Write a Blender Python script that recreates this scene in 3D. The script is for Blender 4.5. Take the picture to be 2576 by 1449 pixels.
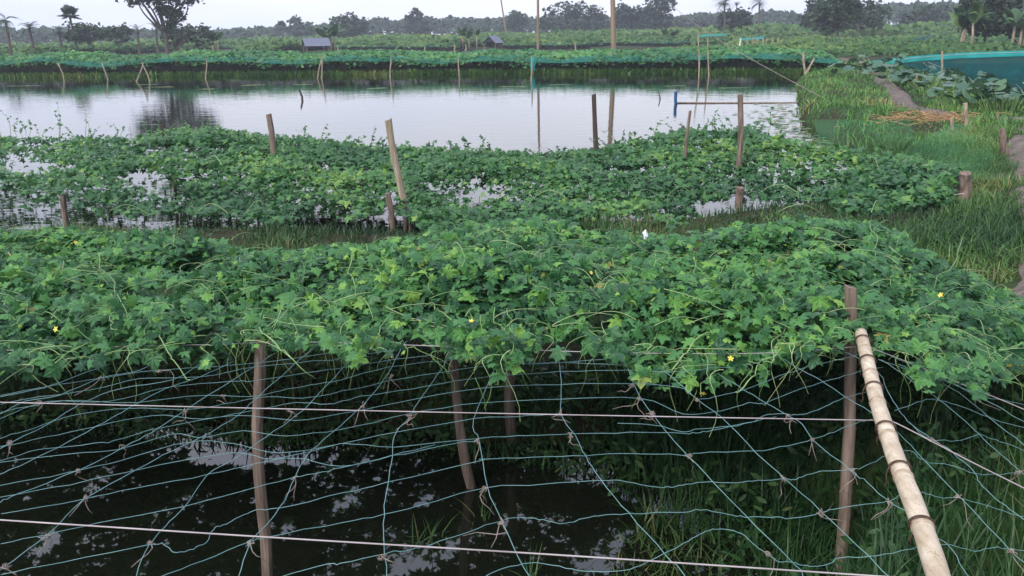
import bpy, math, random
import numpy as np
from mathutils import Matrix, Vector

for o in list(bpy.data.objects): bpy.data.objects.remove(o)
S = bpy.context.scene
C = S.collection
R = math.radians
rng = np.random.default_rng(7)
random.seed(7)

# ------------------------------------------------------------------ camera, sky, sun, exposure
F, EYE, ROLL = 850.0, 2.5, R(-0.9)          # focal length in 1024-px units, eye above pond level
PITCH = math.atan((288 - 33) / F)
cd = bpy.data.cameras.new('camera'); cam = bpy.data.objects.new('camera', cd); C.objects.link(cam)
cd.sensor_width = 36; cd.lens = 36 * F / 1024; cd.clip_start = 0.05; cd.clip_end = 6000
CM = Matrix.Rotation(math.pi / 2 - PITCH, 4, 'X') @ Matrix.Rotation(ROLL, 4, 'Z')
cam.matrix_world = Matrix.Translation((0, 0, EYE)) @ CM
S.camera = cam

SUN_EL, SUN_AZ = R(42), R(-140)              # soft sun behind cloud, high behind the left shoulder
w = bpy.data.worlds.new('World'); S.world = w; w.use_nodes = True
nt = w.node_tree; nt.nodes.clear()
def N(t, typ, **kw):
    n = t.nodes.new(typ)
    for k, v in kw.items(): setattr(n, k, v)
    return n
out = N(nt, 'ShaderNodeOutputWorld'); bg = N(nt, 'ShaderNodeBackground'); bg.inputs[1].default_value = 0.1
sky = N(nt, 'ShaderNodeTexSky', sky_type='NISHITA'); sky.sun_disc = False
sky.sun_elevation = SUN_EL; sky.sun_rotation = SUN_AZ; sky.air_density = 1.5; sky.dust_density = 2.0
tc = N(nt, 'ShaderNodeTexCoord'); mp = N(nt, 'ShaderNodeMapping'); mp.inputs['Scale'].default_value = (1, 1, 3.0)
nz = N(nt, 'ShaderNodeTexNoise'); nz.inputs['Scale'].default_value = 1.6; nz.inputs['Detail'].default_value = 4
cr = N(nt, 'ShaderNodeValToRGB')
cr.color_ramp.elements[0].position = 0.36; cr.color_ramp.elements[0].color = (4.3, 4.9, 6.5, 1)
cr.color_ramp.elements[1].position = 0.62; cr.color_ramp.elements[1].color = (6.0, 6.1, 7.0, 1)
mx = N(nt, 'ShaderNodeMix', data_type='RGBA'); mx.inputs[0].default_value = 0.88
L = nt.links.new
L(tc.outputs['Generated'], mp.inputs[0]); L(mp.outputs[0], nz.inputs[0]); L(nz.outputs[0], cr.inputs[0])
L(sky.outputs[0], mx.inputs[6]); L(cr.outputs[0], mx.inputs[7]); L(mx.outputs[2], bg.inputs[0]); L(bg.outputs[0], out.inputs[0])
sl = bpy.data.lights.new('sun', 'SUN'); sl.energy = 1.5; sl.angle = R(25); sl.color = (1.0, 0.96, 0.9)
so = bpy.data.objects.new('sun', sl); C.objects.link(so)
sd = Vector((math.sin(SUN_AZ) * math.cos(SUN_EL), math.cos(SUN_AZ) * math.cos(SUN_EL), math.sin(SUN_EL)))
so.rotation_euler = sd.to_track_quat('Z', 'Y').to_euler(); so.location = (0, -5, 30)
S.view_settings.view_transform = 'Standard'; S.view_settings.look = 'None'; S.view_settings.gamma = 1
S.view_settings.use_curve_mapping = False; S.view_settings.exposure = 1.1
S.render.engine = 'CYCLES'; S.cycles.use_denoising = True; S.cycles.max_bounces = 8
S.cycles.transparent_max_bounces = 16

# ------------------------------------------------------------------ helpers: picture point -> place on the ground
CR = np.array(CM.to_3x3())
K = 1024 / 2576
def ray(px, py): return CR @ np.array([(px * K - 512) / F, (288 - py * K) / F, -1.0])
def W(px, py, z=0.0):
    """world point at height z seen at point (px,py) of the 2576-wide picture"""
    d = ray(px, py); t = (z - EYE) / d[2]
    return np.array([0, 0, EYE]) + t * d
def AT(px, dist, z=0.5):
    """ground point at distance dist in the direction of picture column px"""
    d = ray(px, 90); s = dist / math.hypot(d[0], d[1])
    return np.array([d[0] * s, d[1] * s, z])
def PJ(p):
    q = (np.asarray(p, float) - [0, 0, EYE]) @ CR
    return np.stack([(512 + F * q[..., 0] / -q[..., 2]) / K, (288 - F * q[..., 1] / -q[..., 2]) / K], -1)
def HZ(px): return 83 - (px - 1288) * 0.0157
def topz(px, py, dist): return EYE + (HZ(px) - py) / 2138.0 * dist
def inpoly(pts, poly):
    x, y = pts[:, 0], pts[:, 1]; r = np.zeros(len(pts), bool); n = len(poly); j = n - 1
    for i in range(n):
        xi, yi = poly[i]; xj, yj = poly[j]
        c = ((yi > y) != (yj > y)) & (x < (xj - xi) * (y - yi) / (yj - yi + 1e-12) + xi)
        r ^= c; j = i
    return r
def segdist(pts, line, closed=False):
    d = np.full(len(pts), 1e9); n = len(line)
    for i in range(n if closed else n - 1):
        a = np.array(line[i], float)[:2]; b = np.array(line[(i + 1) % n], float)[:2]; ab = b - a
        t = np.clip(((pts - a) @ ab) / (ab @ ab), 0, 1)
        d = np.minimum(d, np.hypot(*(pts - a - t[:, None] * ab).T))
    return d
def sdf(pts, poly):
    d = segdist(pts, poly, True); return np.where(inpoly(pts, poly), -d, d)
def snoise(x, y, scale, seed, octs=3):
    r = np.random.default_rng(seed); v = 0; a = 1; tot = 0
    for o in range(octs):
        for _ in range(4):
            th = r.uniform(0, 6.283); f = r.uniform(0.7, 1.3) / scale * 6.283 * 0.6 * 2 ** o
            v = v + a * np.sin(f * (x * math.cos(th) + y * math.sin(th)) + r.uniform(0, 6.283))
        tot += a * 2; a *= 0.55
    return v / tot

# ------------------------------------------------------------------ helpers: meshes and objects
def raw_mesh(name, v, faces, smooth=False, tint=None, mat_idx=None):
    """faces: list of int arrays (n,k)"""
    v = np.asarray(v, np.float32); faces = [np.asarray(f, np.int32) for f in faces if len(f)]
    me = bpy.data.meshes.new(name)
    me.vertices.add(len(v)); me.vertices.foreach_set('co', v.ravel())
    loops = np.concatenate([f.ravel() for f in faces]); tot = np.concatenate([np.full(len(f), f.shape[1], np.int32) for f in faces])
    start = np.concatenate([[0], np.cumsum(tot)[:-1]]).astype(np.int32)
    me.loops.add(len(loops)); me.loops.foreach_set('vertex_index', loops)
    me.polygons.add(len(tot)); me.polygons.foreach_set('loop_start', start); me.polygons.foreach_set('loop_total', tot)
    me.polygons.foreach_set('use_smooth', np.full(len(tot), smooth, bool))
    if tint is not None:
        a = me.attributes.new('tint', 'FLOAT', 'POINT'); a.data.foreach_set('value', np.asarray(tint, np.float32))
    me.update(calc_edges=True); me.validate()
    return me
def link(name, me, mat=None, parent=None, loc=None):
    o = bpy.data.objects.new(name, me)
    if mat is not None and len(me.materials) == 0: me.materials.append(mat)
    if loc is not None: o.location = loc
    if parent is not None: o.parent = parent
    C.objects.link(o); return o
def tag(o, label=None, cat=None, group=None, kind=None):
    if label: o['label'] = label
    if cat: o['category'] = cat
    if group: o['group'] = group
    if kind: o['kind'] = kind
    return o
def empty(name, loc=(0, 0, 0), rz=0.0):
    o = bpy.data.objects.new(name, None); o.location = loc; o.rotation_euler = (0, 0, rz); o.empty_display_size = 0.1
    C.objects.link(o); return o
class MB:
    """collects shapes into one mesh"""
    def __init__(s): s.v = []; s.q = []; s.t = []; s.n = 0; s.tt = []
    def add(s, v, q=None, t=None, tint=0.5):
        v = np.asarray(v, float); s.v.append(v)
        if q is not None and len(q): s.q.append(np.asarray(q) + s.n)
        if t is not None and len(t): s.t.append(np.asarray(t) + s.n)
        s.tt.append(np.full(len(v), tint)); s.n += len(v); return s
    def tube(s, pts, rad, sides=6, cap=True, tint=0.5):
        v, q, t = tube(pts, rad, sides, cap); return s.add(v, q, t, tint)
    def box(s, c, d, tint=0.5, rot=None):
        x, y, z = np.array(d) / 2
        v = np.array([[-x,-y,-z],[x,-y,-z],[x,y,-z],[-x,y,-z],[-x,-y,z],[x,-y,z],[x,y,z],[-x,y,z]])
        if rot is not None: v = v @ np.array(rot).T
        return s.add(v + np.array(c), [[0,3,2,1],[4,5,6,7],[0,1,5,4],[1,2,6,5],[2,3,7,6],[3,0,4,7]], None, tint)
    def mesh(s, name, smooth=False):
        return raw_mesh(name, np.concatenate(s.v), [np.concatenate(s.q) if s.q else [], np.concatenate(s.t) if s.t else []], smooth, np.concatenate(s.tt))
    def build(s, name, mat, parent=None, smooth=False, loc=None): return link(name, s.mesh(name, smooth), mat, parent, loc)
def tube(pts, rad, sides=6, cap=True):
    p = np.asarray(pts, float); n = len(p); rad = np.broadcast_to(np.asarray(rad, float), (n,))
    tg = np.gradient(p, axis=0); tg /= np.linalg.norm(tg, axis=1)[:, None] + 1e-12
    ref = np.array([0, 0, 1.0]) if abs(tg[0][2]) < 0.9 else np.array([1.0, 0, 0])
    u = np.cross(tg, ref); u /= np.linalg.norm(u, axis=1)[:, None] + 1e-12; vv = np.cross(tg, u)
    a = np.arange(sides) / sides * 2 * math.pi
    ring = p[:, None, :] + rad[:, None, None] * (np.cos(a)[None, :, None] * u[:, None, :] + np.sin(a)[None, :, None] * vv[:, None, :])
    v = ring.reshape(-1, 3); i = np.arange(n - 1)[:, None] * sides; k = np.arange(sides)[None, :]; k2 = (k + 1) % sides
    q = np.stack([i + k, i + k2, i + sides + k2, i + sides + k], -1).reshape(-1, 4)
    t = []
    if cap:
        v = np.concatenate([v, p[:1], p[-1:]]); b = n * sides
        t = [[b, (j + 1) % sides, j] for j in range(sides)] + [[b + 1, (n - 1) * sides + j, (n - 1) * sides + (j + 1) % sides] for j in range(sides)]
    return v, q, t
def spline(pts, per=6):
    p = np.asarray(pts, float); n = len(p)
    if n < 3: return np.linspace(p[0], p[-1], per + 1)
    e = np.concatenate([[2 * p[0] - p[1]], p, [2 * p[-1] - p[-2]]]); o = []
    for i in range(n - 1):
        a, b, c, d = e[i], e[i + 1], e[i + 2], e[i + 3]
        for t in np.linspace(0, 1, per, endpoint=False):
            o.append(0.5 * (2 * b + (c - a) * t + (2 * a - 5 * b + 4 * c - d) * t * t + (3 * b - a - 3 * c + d) * t ** 3))
    o.append(p[-1]); return np.array(o)
def bases(nrm, yaw):
    """rotation matrices whose z axis is nrm, spun by yaw"""
    z = nrm / np.linalg.norm(nrm, axis=1)[:, None]
    h = np.stack([np.cos(yaw), np.sin(yaw), np.zeros_like(yaw)], 1)
    x = h - (h * z).sum(1)[:, None] * z; x /= np.linalg.norm(x, axis=1)[:, None] + 1e-9
    return np.stack([x, np.cross(z, x), z], -1)
def scatter(name, tmpl, pos, nrm, yaw, size, tint, smooth=False):
    tv, tf = tmpl; M = bases(nrm, yaw)
    v = np.einsum('nij,vj->nvi', M, tv) * np.asarray(size)[:, None, None] + pos[:, None, :]
    f = tf[None] + (np.arange(len(pos)) * len(tv))[:, None, None]
    return raw_mesh(name, v.reshape(-1, 3), [f.reshape(-1, tf.shape[1])], smooth, np.repeat(tint, len(tv)))
def blades(name, pos, length, width, lean, tint, segs=(0, .4, .75, 1.0), wid=(1, .9, .55, 0.05)):
    n = len(pos); side = np.stack([-lean[:, 1], lean[:, 0], np.zeros(n)], 1)
    ll = np.linalg.norm(side, axis=1)[:, None]; side = np.where(ll > 1e-6, side / (ll + 1e-9), np.array([1.0, 0, 0]))
    tw = rng.uniform(-1, 1, n)[:, None]; side = side + np.stack([lean[:, 0], lean[:, 1], np.zeros(n)], 1) * tw
    V = []
    for s, wd in zip(segs, wid):
        l3 = np.concatenate([lean, np.zeros((n, 1))], 1)
        c = pos + np.array([0, 0, 1.0]) * (length * s * (1 - 0.35 * np.linalg.norm(lean, axis=1) * s))[:, None] + l3 * (length * s * s)[:, None]
        V += [c - side * (width * wd / 2)[:, None], c + side * (width * wd / 2)[:, None]]
    v = np.stack(V, 1); m = len(segs)
    q = np.array([[2 * i, 2 * i + 1, 2 * i + 3, 2 * i + 2] for i in range(m - 1)])
    f = q[None] + (np.arange(n) * 2 * m)[:, None, None]
    return raw_mesh(name, v.reshape(-1, 3), [f.reshape(-1, 4)], False, np.repeat(tint, 2 * m))

# ------------------------------------------------------------------ materials
def newmat(name):
    m = bpy.data.materials.new(name); m.use_nodes = True; t = m.node_tree; t.nodes.clear()
    o = N(t, 'ShaderNodeOutputMaterial'); return m, t, o
def ramp(t, stops):
    c = N(t, 'ShaderNodeValToRGB'); e = c.color_ramp.elements
    while len(e) < len(stops): e.new(0.5)
    for i, (p, col) in enumerate(stops): e[i].position = p; e[i].color = (*col, 1)
    return c
def leafmat(name, stops, rough=0.45, trans=0.25, spec=0.4, src='tint'):
    m, t, o = newmat(name); p = N(t, 'ShaderNodeBsdfPrincipled'); L = t.links.new
    if src == 'tint': a = N(t, 'ShaderNodeAttribute', attribute_name='tint'); fac = a.outputs['Fac']
    else: a = N(t, 'ShaderNodeObjectInfo'); fac = a.outputs['Random']
    c = ramp(t, stops); L(fac, c.inputs[0])
    g = N(t, 'ShaderNodeTexCoord'); n = N(t, 'ShaderNodeTexNoise'); n.inputs['Scale'].default_value = 14 if src == 'tint' else 9
    L(g.outputs['Object'], n.inputs[0])
    h = N(t, 'ShaderNodeHueSaturation'); mr = N(t, 'ShaderNodeMapRange'); mr.inputs[3].default_value = 0.7; mr.inputs[4].default_value = 1.3
    L(n.outputs[0], mr.inputs[0]); L(mr.outputs[0], h.inputs['Value']); L(c.outputs[0], h.inputs['Color'])
    L(h.outputs[0], p.inputs['Base Color']); p.inputs['Roughness'].default_value = rough; p.inputs['Specular IOR Level'].default_value = spec
    tr = N(t, 'ShaderNodeBsdfTranslucent'); h2 = N(t, 'ShaderNodeHueSaturation'); h2.inputs['Hue'].default_value = 0.48; h2.inputs['Value'].default_value = 1.5
    L(h.outputs[0], h2.inputs['Color']); L(h2.outputs[0], tr.inputs[0])
    ms = N(t, 'ShaderNodeMixShader'); ms.inputs[0].default_value = trans
    L(p.outputs[0], ms.inputs[1]); L(tr.outputs[0], ms.inputs[2]); L(ms.outputs[0], o.inputs[0]); return m
def plain(name, col, rough=0.6, col2=None, scale=8, stretch=(1, 1, 1), bump=0.0, spec=0.3, detail=5):
    m, t, o = newmat(name); p = N(t, 'ShaderNodeBsdfPrincipled'); L = t.links.new
    p.inputs['Roughness'].default_value = rough; p.inputs['Specular IOR Level'].default_value = spec
    g = N(t, 'ShaderNodeTexCoord'); mp = N(t, 'ShaderNodeMapping'); mp.inputs['Scale'].default_value = stretch
    n = N(t, 'ShaderNodeTexNoise'); n.inputs['Scale'].default_value = scale; n.inputs['Detail'].default_value = detail
    L(g.outputs['Object'], mp.inputs[0]); L(mp.outputs[0], n.inputs[0])
    c2 = col2 or tuple(x * 0.6 for x in col)
    c = ramp(t, [(0.3, c2), (0.7, col)]); L(n.outputs[0], c.inputs[0]); L(c.outputs[0], p.inputs['Base Color'])
    if bump:
        b = N(t, 'ShaderNodeBump'); b.inputs['Strength'].default_value = bump; b.inputs['Distance'].default_value = 0.01
        L(n.outputs[0], b.inputs['Height']); L(b.outputs[0], p.inputs['Normal'])
    L(p.outputs[0], o.inputs[0]); return m
def netmat(name, col, cover, vary=0.02):
    """fine woven net: partly see-through cloth"""
    m, t, o = newmat(name); L = t.links.new
    p = N(t, 'ShaderNodeBsdfPrincipled'); p.inputs['Roughness'].default_value = 0.8; p.inputs['Specular IOR Level'].default_value = 0.08
    g = N(t, 'ShaderNodeTexCoord'); n = N(t, 'ShaderNodeTexNoise'); n.inputs['Scale'].default_value = 1.3
    L(g.outputs['Object'], n.inputs[0]); c = ramp(t, [(0.3, tuple(x * 0.7 for x in col)), (0.7, col)]); L(n.outputs[0], c.inputs[0]); L(c.outputs[0], p.inputs['Base Color'])
    tr = N(t, 'ShaderNodeBsdfTranslucent'); L(c.outputs[0], tr.inputs[0])
    m1 = N(t, 'ShaderNodeMixShader'); m1.inputs[0].default_value = 0.4; L(p.outputs[0], m1.inputs[1]); L(tr.outputs[0], m1.inputs[2])
    tp = N(t, 'ShaderNodeBsdfTransparent'); m2 = N(t, 'ShaderNodeMixShader'); n3 = N(t, 'ShaderNodeTexNoise'); n3.inputs['Scale'].default_value = 0.8; n3.inputs['Detail'].default_value = 4; L(g.outputs['Object'], n3.inputs[0]); r3 = N(t, 'ShaderNodeMapRange'); r3.inputs[1].default_value = 0.35; r3.inputs[2].default_value = 0.65; r3.inputs[3].default_value = cover - vary; r3.inputs[4].default_value = min(1.0, cover + vary); L(n3.outputs[0], r3.inputs[0]); L(r3.outputs[0], m2.inputs[0])
    L(tp.outputs[0], m2.inputs[1]); L(m1.outputs[0], m2.inputs[2]); L(m2.outputs[0], o.inputs[0]); return m
GS = [(0.0, (0.022, 0.078, 0.036)), (0.4, (0.052, 0.162, 0.056)), (0.75, (0.090, 0.245, 0.062)), (0.90, (0.15, 0.32, 0.062)), (0.97, (0.22, 0.37, 0.07)), (1.0, (0.28, 0.25, 0.08))]
M = {}
M['leaf'] = leafmat('vine_leaf', GS, .48, .22, .34)
M['leaf_obj'] = leafmat('vine_leaf_single', GS, .48, .22, .34, src='obj')
M['leaf2'] = leafmat('vine_leaf_second_row', [(0, (0.022, 0.078, 0.034)), (0.5, (0.046, 0.142, 0.048)), (0.85, (0.082, 0.21, 0.052)), (1, (0.17, 0.30, 0.06))])
M['stem'] = leafmat('vine_stem', [(0, (0.14, 0.26, 0.08)), (0.6, (0.26, 0.40, 0.15)), (1, (0.38, 0.46, 0.22))], trans=0.1)
M['grass'] = leafmat('bank_grass', [(0, (0.03, 0.09, 0.026)), (0.4, (0.075, 0.18, 0.040)), (0.75, (0.14, 0.24, 0.05)), (1, (0.32, 0.28, 0.12))], rough=0.5)
M['grass_bright'] = leafmat('bright_green_grass', [(0, (0.035, 0.11, 0.026)), (0.4, (0.075, 0.21, 0.042)), (0.75, (0.14, 0.27, 0.055)), (1, (0.34, 0.29, 0.12))], rough=0.5)  # the grass's own lighter green
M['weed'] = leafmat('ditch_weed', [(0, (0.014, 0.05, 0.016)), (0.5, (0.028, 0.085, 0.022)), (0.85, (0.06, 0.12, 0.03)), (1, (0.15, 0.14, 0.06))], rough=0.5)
M['bundgrass'] = leafmat('bund_grass', [(0, (0.018, 0.05, 0.018)), (0.5, (0.04, 0.10, 0.028)), (0.85, (0.08, 0.14, 0.035)), (1, (0.18, 0.15, 0.07))], rough=.5)
M['far'] = leafmat('far_foliage', [(0, (0.018, 0.038, 0.022)), (0.5, (0.03, 0.058, 0.03)), (1, (0.06, 0.095, 0.04))], trans=0.1, rough=0.6, spec=0.2)
M['crop'] = leafmat('field_foliage', [(0, (0.025, 0.072, 0.022)), (0.5, (0.052, 0.130, 0.034)), (1, (0.13, 0.20, 0.05))], trans=0.15, rough=0.6, spec=0.2)
M['bankleaf'] = leafmat('bank_vine_leaf', [(0, (0.025, 0.10, 0.04)), (0.5, (0.05, 0.18, 0.055)), (1, (0.11, 0.27, 0.065))], trans=0.2)
M['banana'] = leafmat('banana_foliage', [(0, (0.03, 0.08, 0.03)), (0.5, (0.05, 0.12, 0.04)), (1, (0.10, 0.17, 0.05))], trans=0.2, src='obj')
M['frond'] = leafmat('palm_frond', [(0, (0.025, 0.05, 0.03)), (1, (0.05, 0.09, 0.04))], trans=0.1, src='obj')
M['taro'] = leafmat('broad_leaf', [(0, (0.035, 0.09, 0.055)), (0.6, (0.055, 0.125, 0.075)), (1, (0.09, 0.17, 0.09))], trans=0.15, src='obj', rough=0.4)
M['wood'] = plain('weathered_wood', (0.27, 0.20, 0.16), 0.8, (0.075, 0.052, 0.04), 30, (1, 1, 0.12), 0.6)
M['wood_pale'] = plain('pale_split_wood', (0.44, 0.37, 0.27), 0.75, (0.18, 0.13, 0.09), 30, (1, 1, 0.1), 0.5)
M['wood_dark'] = plain('dark_wet_wood', (0.09, 0.07, 0.055), 0.7, (0.04, 0.03, 0.025), 30, (1, 1, 0.12), 0.5)
M['bark'] = plain('tree_bark', (0.13, 0.105, 0.085), 0.9, (0.06, 0.05, 0.04), 4, (1, 1, 0.3), 0.4)
M['bamboo'] = plain('dry_bamboo', (0.60, 0.51, 0.39), 0.55, (0.30, 0.22, 0.15), 11, (1, .35, 1), 0.35, 0.35, 9)
def bamboo_mat():
    m, t, o = newmat('dry_bamboo'); L = t.links.new; p = N(t, 'ShaderNodeBsdfPrincipled'); p.inputs['Roughness'].default_value = .55; p.inputs['Specular IOR Level'].default_value = .3
    g = N(t, 'ShaderNodeTexCoord'); mp = N(t, 'ShaderNodeMapping'); mp.inputs['Rotation'].default_value = (0, 0, .26); mp.inputs['Scale'].default_value = (60, 2.2, 60); L(g.outputs['Object'], mp.inputs[0])
    a = N(t, 'ShaderNodeTexNoise'); a.inputs['Scale'].default_value = 1.0; a.inputs['Detail'].default_value = 6; L(mp.outputs[0], a.inputs[0])
    b = N(t, 'ShaderNodeTexNoise'); b.inputs['Scale'].default_value = 16; b.inputs['Detail'].default_value = 8; L(g.outputs['Object'], b.inputs[0])
    c = N(t, 'ShaderNodeTexNoise'); c.inputs['Scale'].default_value = 130; c.inputs['Detail'].default_value = 2; L(g.outputs['Object'], c.inputs[0])
    c1 = ramp(t, [(.25, (.46, .37, .26)), (.5, (.60, .51, .39)), (.75, (.68, .60, .48))]); L(a.outputs[0], c1.inputs[0])
    c2 = ramp(t, [(.34, (.74, .69, .64)), (.62, (1, 1, 1))]); L(b.outputs[0], c2.inputs[0]); c3 = ramp(t, [(.30, (.30, .26, .22)), (.36, (1, 1, 1))]); L(c.outputs[0], c3.inputs[0])
    m1 = N(t, 'ShaderNodeMix', data_type='RGBA', blend_type='MULTIPLY'); m1.inputs[0].default_value = 1; L(c1.outputs[0], m1.inputs[6]); L(c2.outputs[0], m1.inputs[7])
    m2 = N(t, 'ShaderNodeMix', data_type='RGBA', blend_type='MULTIPLY'); m2.inputs[0].default_value = .8; L(m1.outputs[2], m2.inputs[6]); L(c3.outputs[0], m2.inputs[7]); L(m2.outputs[2], p.inputs['Base Color'])
    bp_ = N(t, 'ShaderNodeBump'); bp_.inputs['Strength'].default_value = .35; bp_.inputs['Distance'].default_value = .004; L(a.outputs[0], bp_.inputs['Height']); L(bp_.outputs[0], p.inputs['Normal']); L(p.outputs[0], o.inputs[0]); return m
M['bamboo'] = bamboo_mat()
M['bamboo_node'] = plain('bamboo_node', (0.48, 0.38, 0.27), 0.6, (0.24, 0.17, 0.11), 40)
M['rust'] = plain('rusty_wire', (0.13, 0.075, 0.05), 0.7, (0.06, 0.035, 0.025), 60)
M['pole'] = plain('pole_timber', (0.30, 0.22, 0.15), 0.8, (0.19, 0.13, 0.09), 2, (4, 4, 0.2), 0.3)
M['twine'] = plain('teal_twine', (0.19, 0.34, 0.34), 0.5, (0.09, 0.21, 0.21), 6, spec=0.4)
M['wire'] = plain('white_string', (0.44, 0.39, 0.40), 0.6, (0.27, 0.23, 0.23), 5)
M['hemp'] = plain('old_twine', (0.33, 0.27, 0.24), 0.9, (0.18, 0.14, 0.12), 40)
M['soil'] = plain('path_soil', (0.20, 0.165, 0.145), 0.95, (0.07, 0.055, 0.048), 9, (1, 1, 1), 1.0, 0.1, 8)
M['straw'] = plain('straw', (0.42, 0.28, 0.14), 0.8, (0.22, 0.13, 0.06), 9)
M['blue'] = plain('blue_pipe', (0.02, 0.09, 0.25), 0.4, (0.015, 0.06, 0.16), 6)
M['plastic'] = plain('white_plastic', (0.75, 0.78, 0.8), 0.35, (0.55, 0.6, 0.62), 14)
M['tin'] = plain('roof_tin', (0.16, 0.175, 0.235), 0.55, (0.10, 0.11, 0.16), 3, (1, 6, 1))
M['hutwood'] = plain('hut_board', (0.22, 0.15, 0.10), 0.8, (0.10, 0.065, 0.045), 6)
M['hutdark'] = plain('hut_dark_cloth', (0.03, 0.035, 0.045), 0.8)
M['petal'] = plain('yellow_petal', (0.80, 0.68, 0.16), 0.5, (0.7, 0.52, 0.06), 20)
M['net_teal'] = netmat('teal_net_cloth', (0.05, 0.27, 0.22), 0.34, 0.33)
M['net_bright'] = netmat('bright_teal_net', (0.03, 0.42, 0.40), 0.9)
M['net_blue'] = netmat('blue_green_net', (0.006, 0.115, 0.125), 0.74, 0.15)
M['net_thin'] = netmat('thin_green_net', (0.10, 0.36, 0.17), 0.15, 0.13)
M['shade_dark'] = netmat('painted_shade_sheet', (0.022, 0.028, 0.022), 0.9, 0.1)  # dark colour for the sheets that imitate shade under the far vine rows

def ground_mat():
    m, t, o = newmat('ground_soil'); L = t.links.new; p = N(t, 'ShaderNodeBsdfPrincipled'); p.inputs['Roughness'].default_value = 0.95
    p.inputs['Specular IOR Level'].default_value = 0.1
    g = N(t, 'ShaderNodeTexCoord'); n = N(t, 'ShaderNodeTexNoise'); n.inputs['Scale'].default_value = 0.9; n.inputs['Detail'].default_value = 8
    n2 = N(t, 'ShaderNodeTexNoise'); n2.inputs['Scale'].default_value = 12; n2.inputs['Detail'].default_value = 6
    L(g.outputs['Object'], n.inputs[0]); L(g.outputs['Object'], n2.inputs[0])
    a = ramp(t, [(0.38, (0.04, 0.03, 0.022)), (0.52, (0.035, 0.042, 0.018)), (0.66, (0.035, 0.085, 0.026))])
    L(n.outputs[0], a.inputs[0]); h = N(t, 'ShaderNodeHueSaturation'); mr = N(t, 'ShaderNodeMapRange'); mr.inputs[3].default_value = 0.5; mr.inputs[4].default_value = 1.5
    L(n2.outputs[0], mr.inputs[0]); L(mr.outputs[0], h.inputs['Value']); L(a.outputs[0], h.inputs['Color']); L(h.outputs[0], p.inputs['Base Color'])
    b = N(t, 'ShaderNodeBump'); b.inputs['Strength'].default_value = 0.7; b.inputs['Distance'].default_value = 0.04; L(n2.outputs[0], b.inputs['Height']); L(b.outputs[0], p.inputs['Normal'])
    L(p.outputs[0], o.inputs[0]); return m
M['ground'] = ground_mat()
def water_mat(name, ior, bump, scale):
    m, t, o = newmat(name); L = t.links.new; p = N(t, 'ShaderNodeBsdfPrincipled')
    p.inputs['Base Color'].default_value = (0.008, 0.010, 0.006, 1); p.inputs['Roughness'].default_value = 0.02; p.inputs['IOR'].default_value = ior
    g = N(t, 'ShaderNodeTexCoord'); mp = N(t, 'ShaderNodeMapping'); mp.inputs['Scale'].default_value = scale
    n = N(t, 'ShaderNodeTexNoise'); n.inputs['Scale'].default_value = 1.0; n.inputs['Detail'].default_value = 3
    L(g.outputs['Object'], mp.inputs[0]); L(mp.outputs[0], n.inputs[0])
    b = N(t, 'ShaderNodeBump'); b.inputs['Strength'].default_value = 1.0; b.inputs['Distance'].default_value = bump
    L(n.outputs[0], b.inputs['Height']); L(b.outputs[0], p.inputs['Normal']); L(p.outputs[0], o.inputs[0]); return m
M['water_pond'] = water_mat('pond_water', 1.52, 0.006, (0.7, 2.2, 1))
M['water_ditch'] = water_mat('ditch_water', 1.72, 0.0008, (3, 3, 1))

# ------------------------------------------------------------------ terrain and water
DITCH = [(-14, 6.9), (-6, 6.0), (-3.6, 5.5), (-2.3, 5.25), (-1.0, 5.1), (0, 4.9), (0.7, 4.65), (1.4, 4.3), (1.85, 4.0), (1.6, 3.5), (1.25, 3.0), (1.0, 2.5), (0.95, 1.6), (0.9, 0.9), (-14, 0.9)]
POND = [(-120, 11.4), (-30, 10.9), (-6, 10.6), (0, 10.4), (3.5, 10.6), (4.8, 11.6), (6.3, 15), (7.1, 17.5), (7.4, 20), (8.4, 25), (10.1, 30.2), (13.1, 39.9), (19, 49.5), (16.6, 51.2), (0.2, 56.3), (-36, 62.7), (-130, 80)]
RPOND = [(21.5, 49.5), (19.3, 41), (16.9, 32.6), (14.6, 26.5), (14.6, 23.8), (20, 21), (45, 20), (60, 30), (44, 37), (27.5, 45.5)]
FPOND = [(-24, 116), (-8, 115), (12, 110), (22, 116), (19, 134), (-8, 140), (-24, 146)]
PATH = [(9.6, 18.7), (10.1, 21.8), (11.8, 26.5), (14.2, 33), (17, 41), (18.6, 45.5), (20.2, 50.5), (22, 58)]
NEARPATH = [(3.8, 5.2), (4.55, 6.6), (5.8, 8.8), (7.55, 12), (9.6, 15.6), (11.6, 18.1)]
BRANCH = [(9.7, 18.6), (11.2, 18.3), (13, 17.6), (17, 16.5), (24, 15)]
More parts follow.
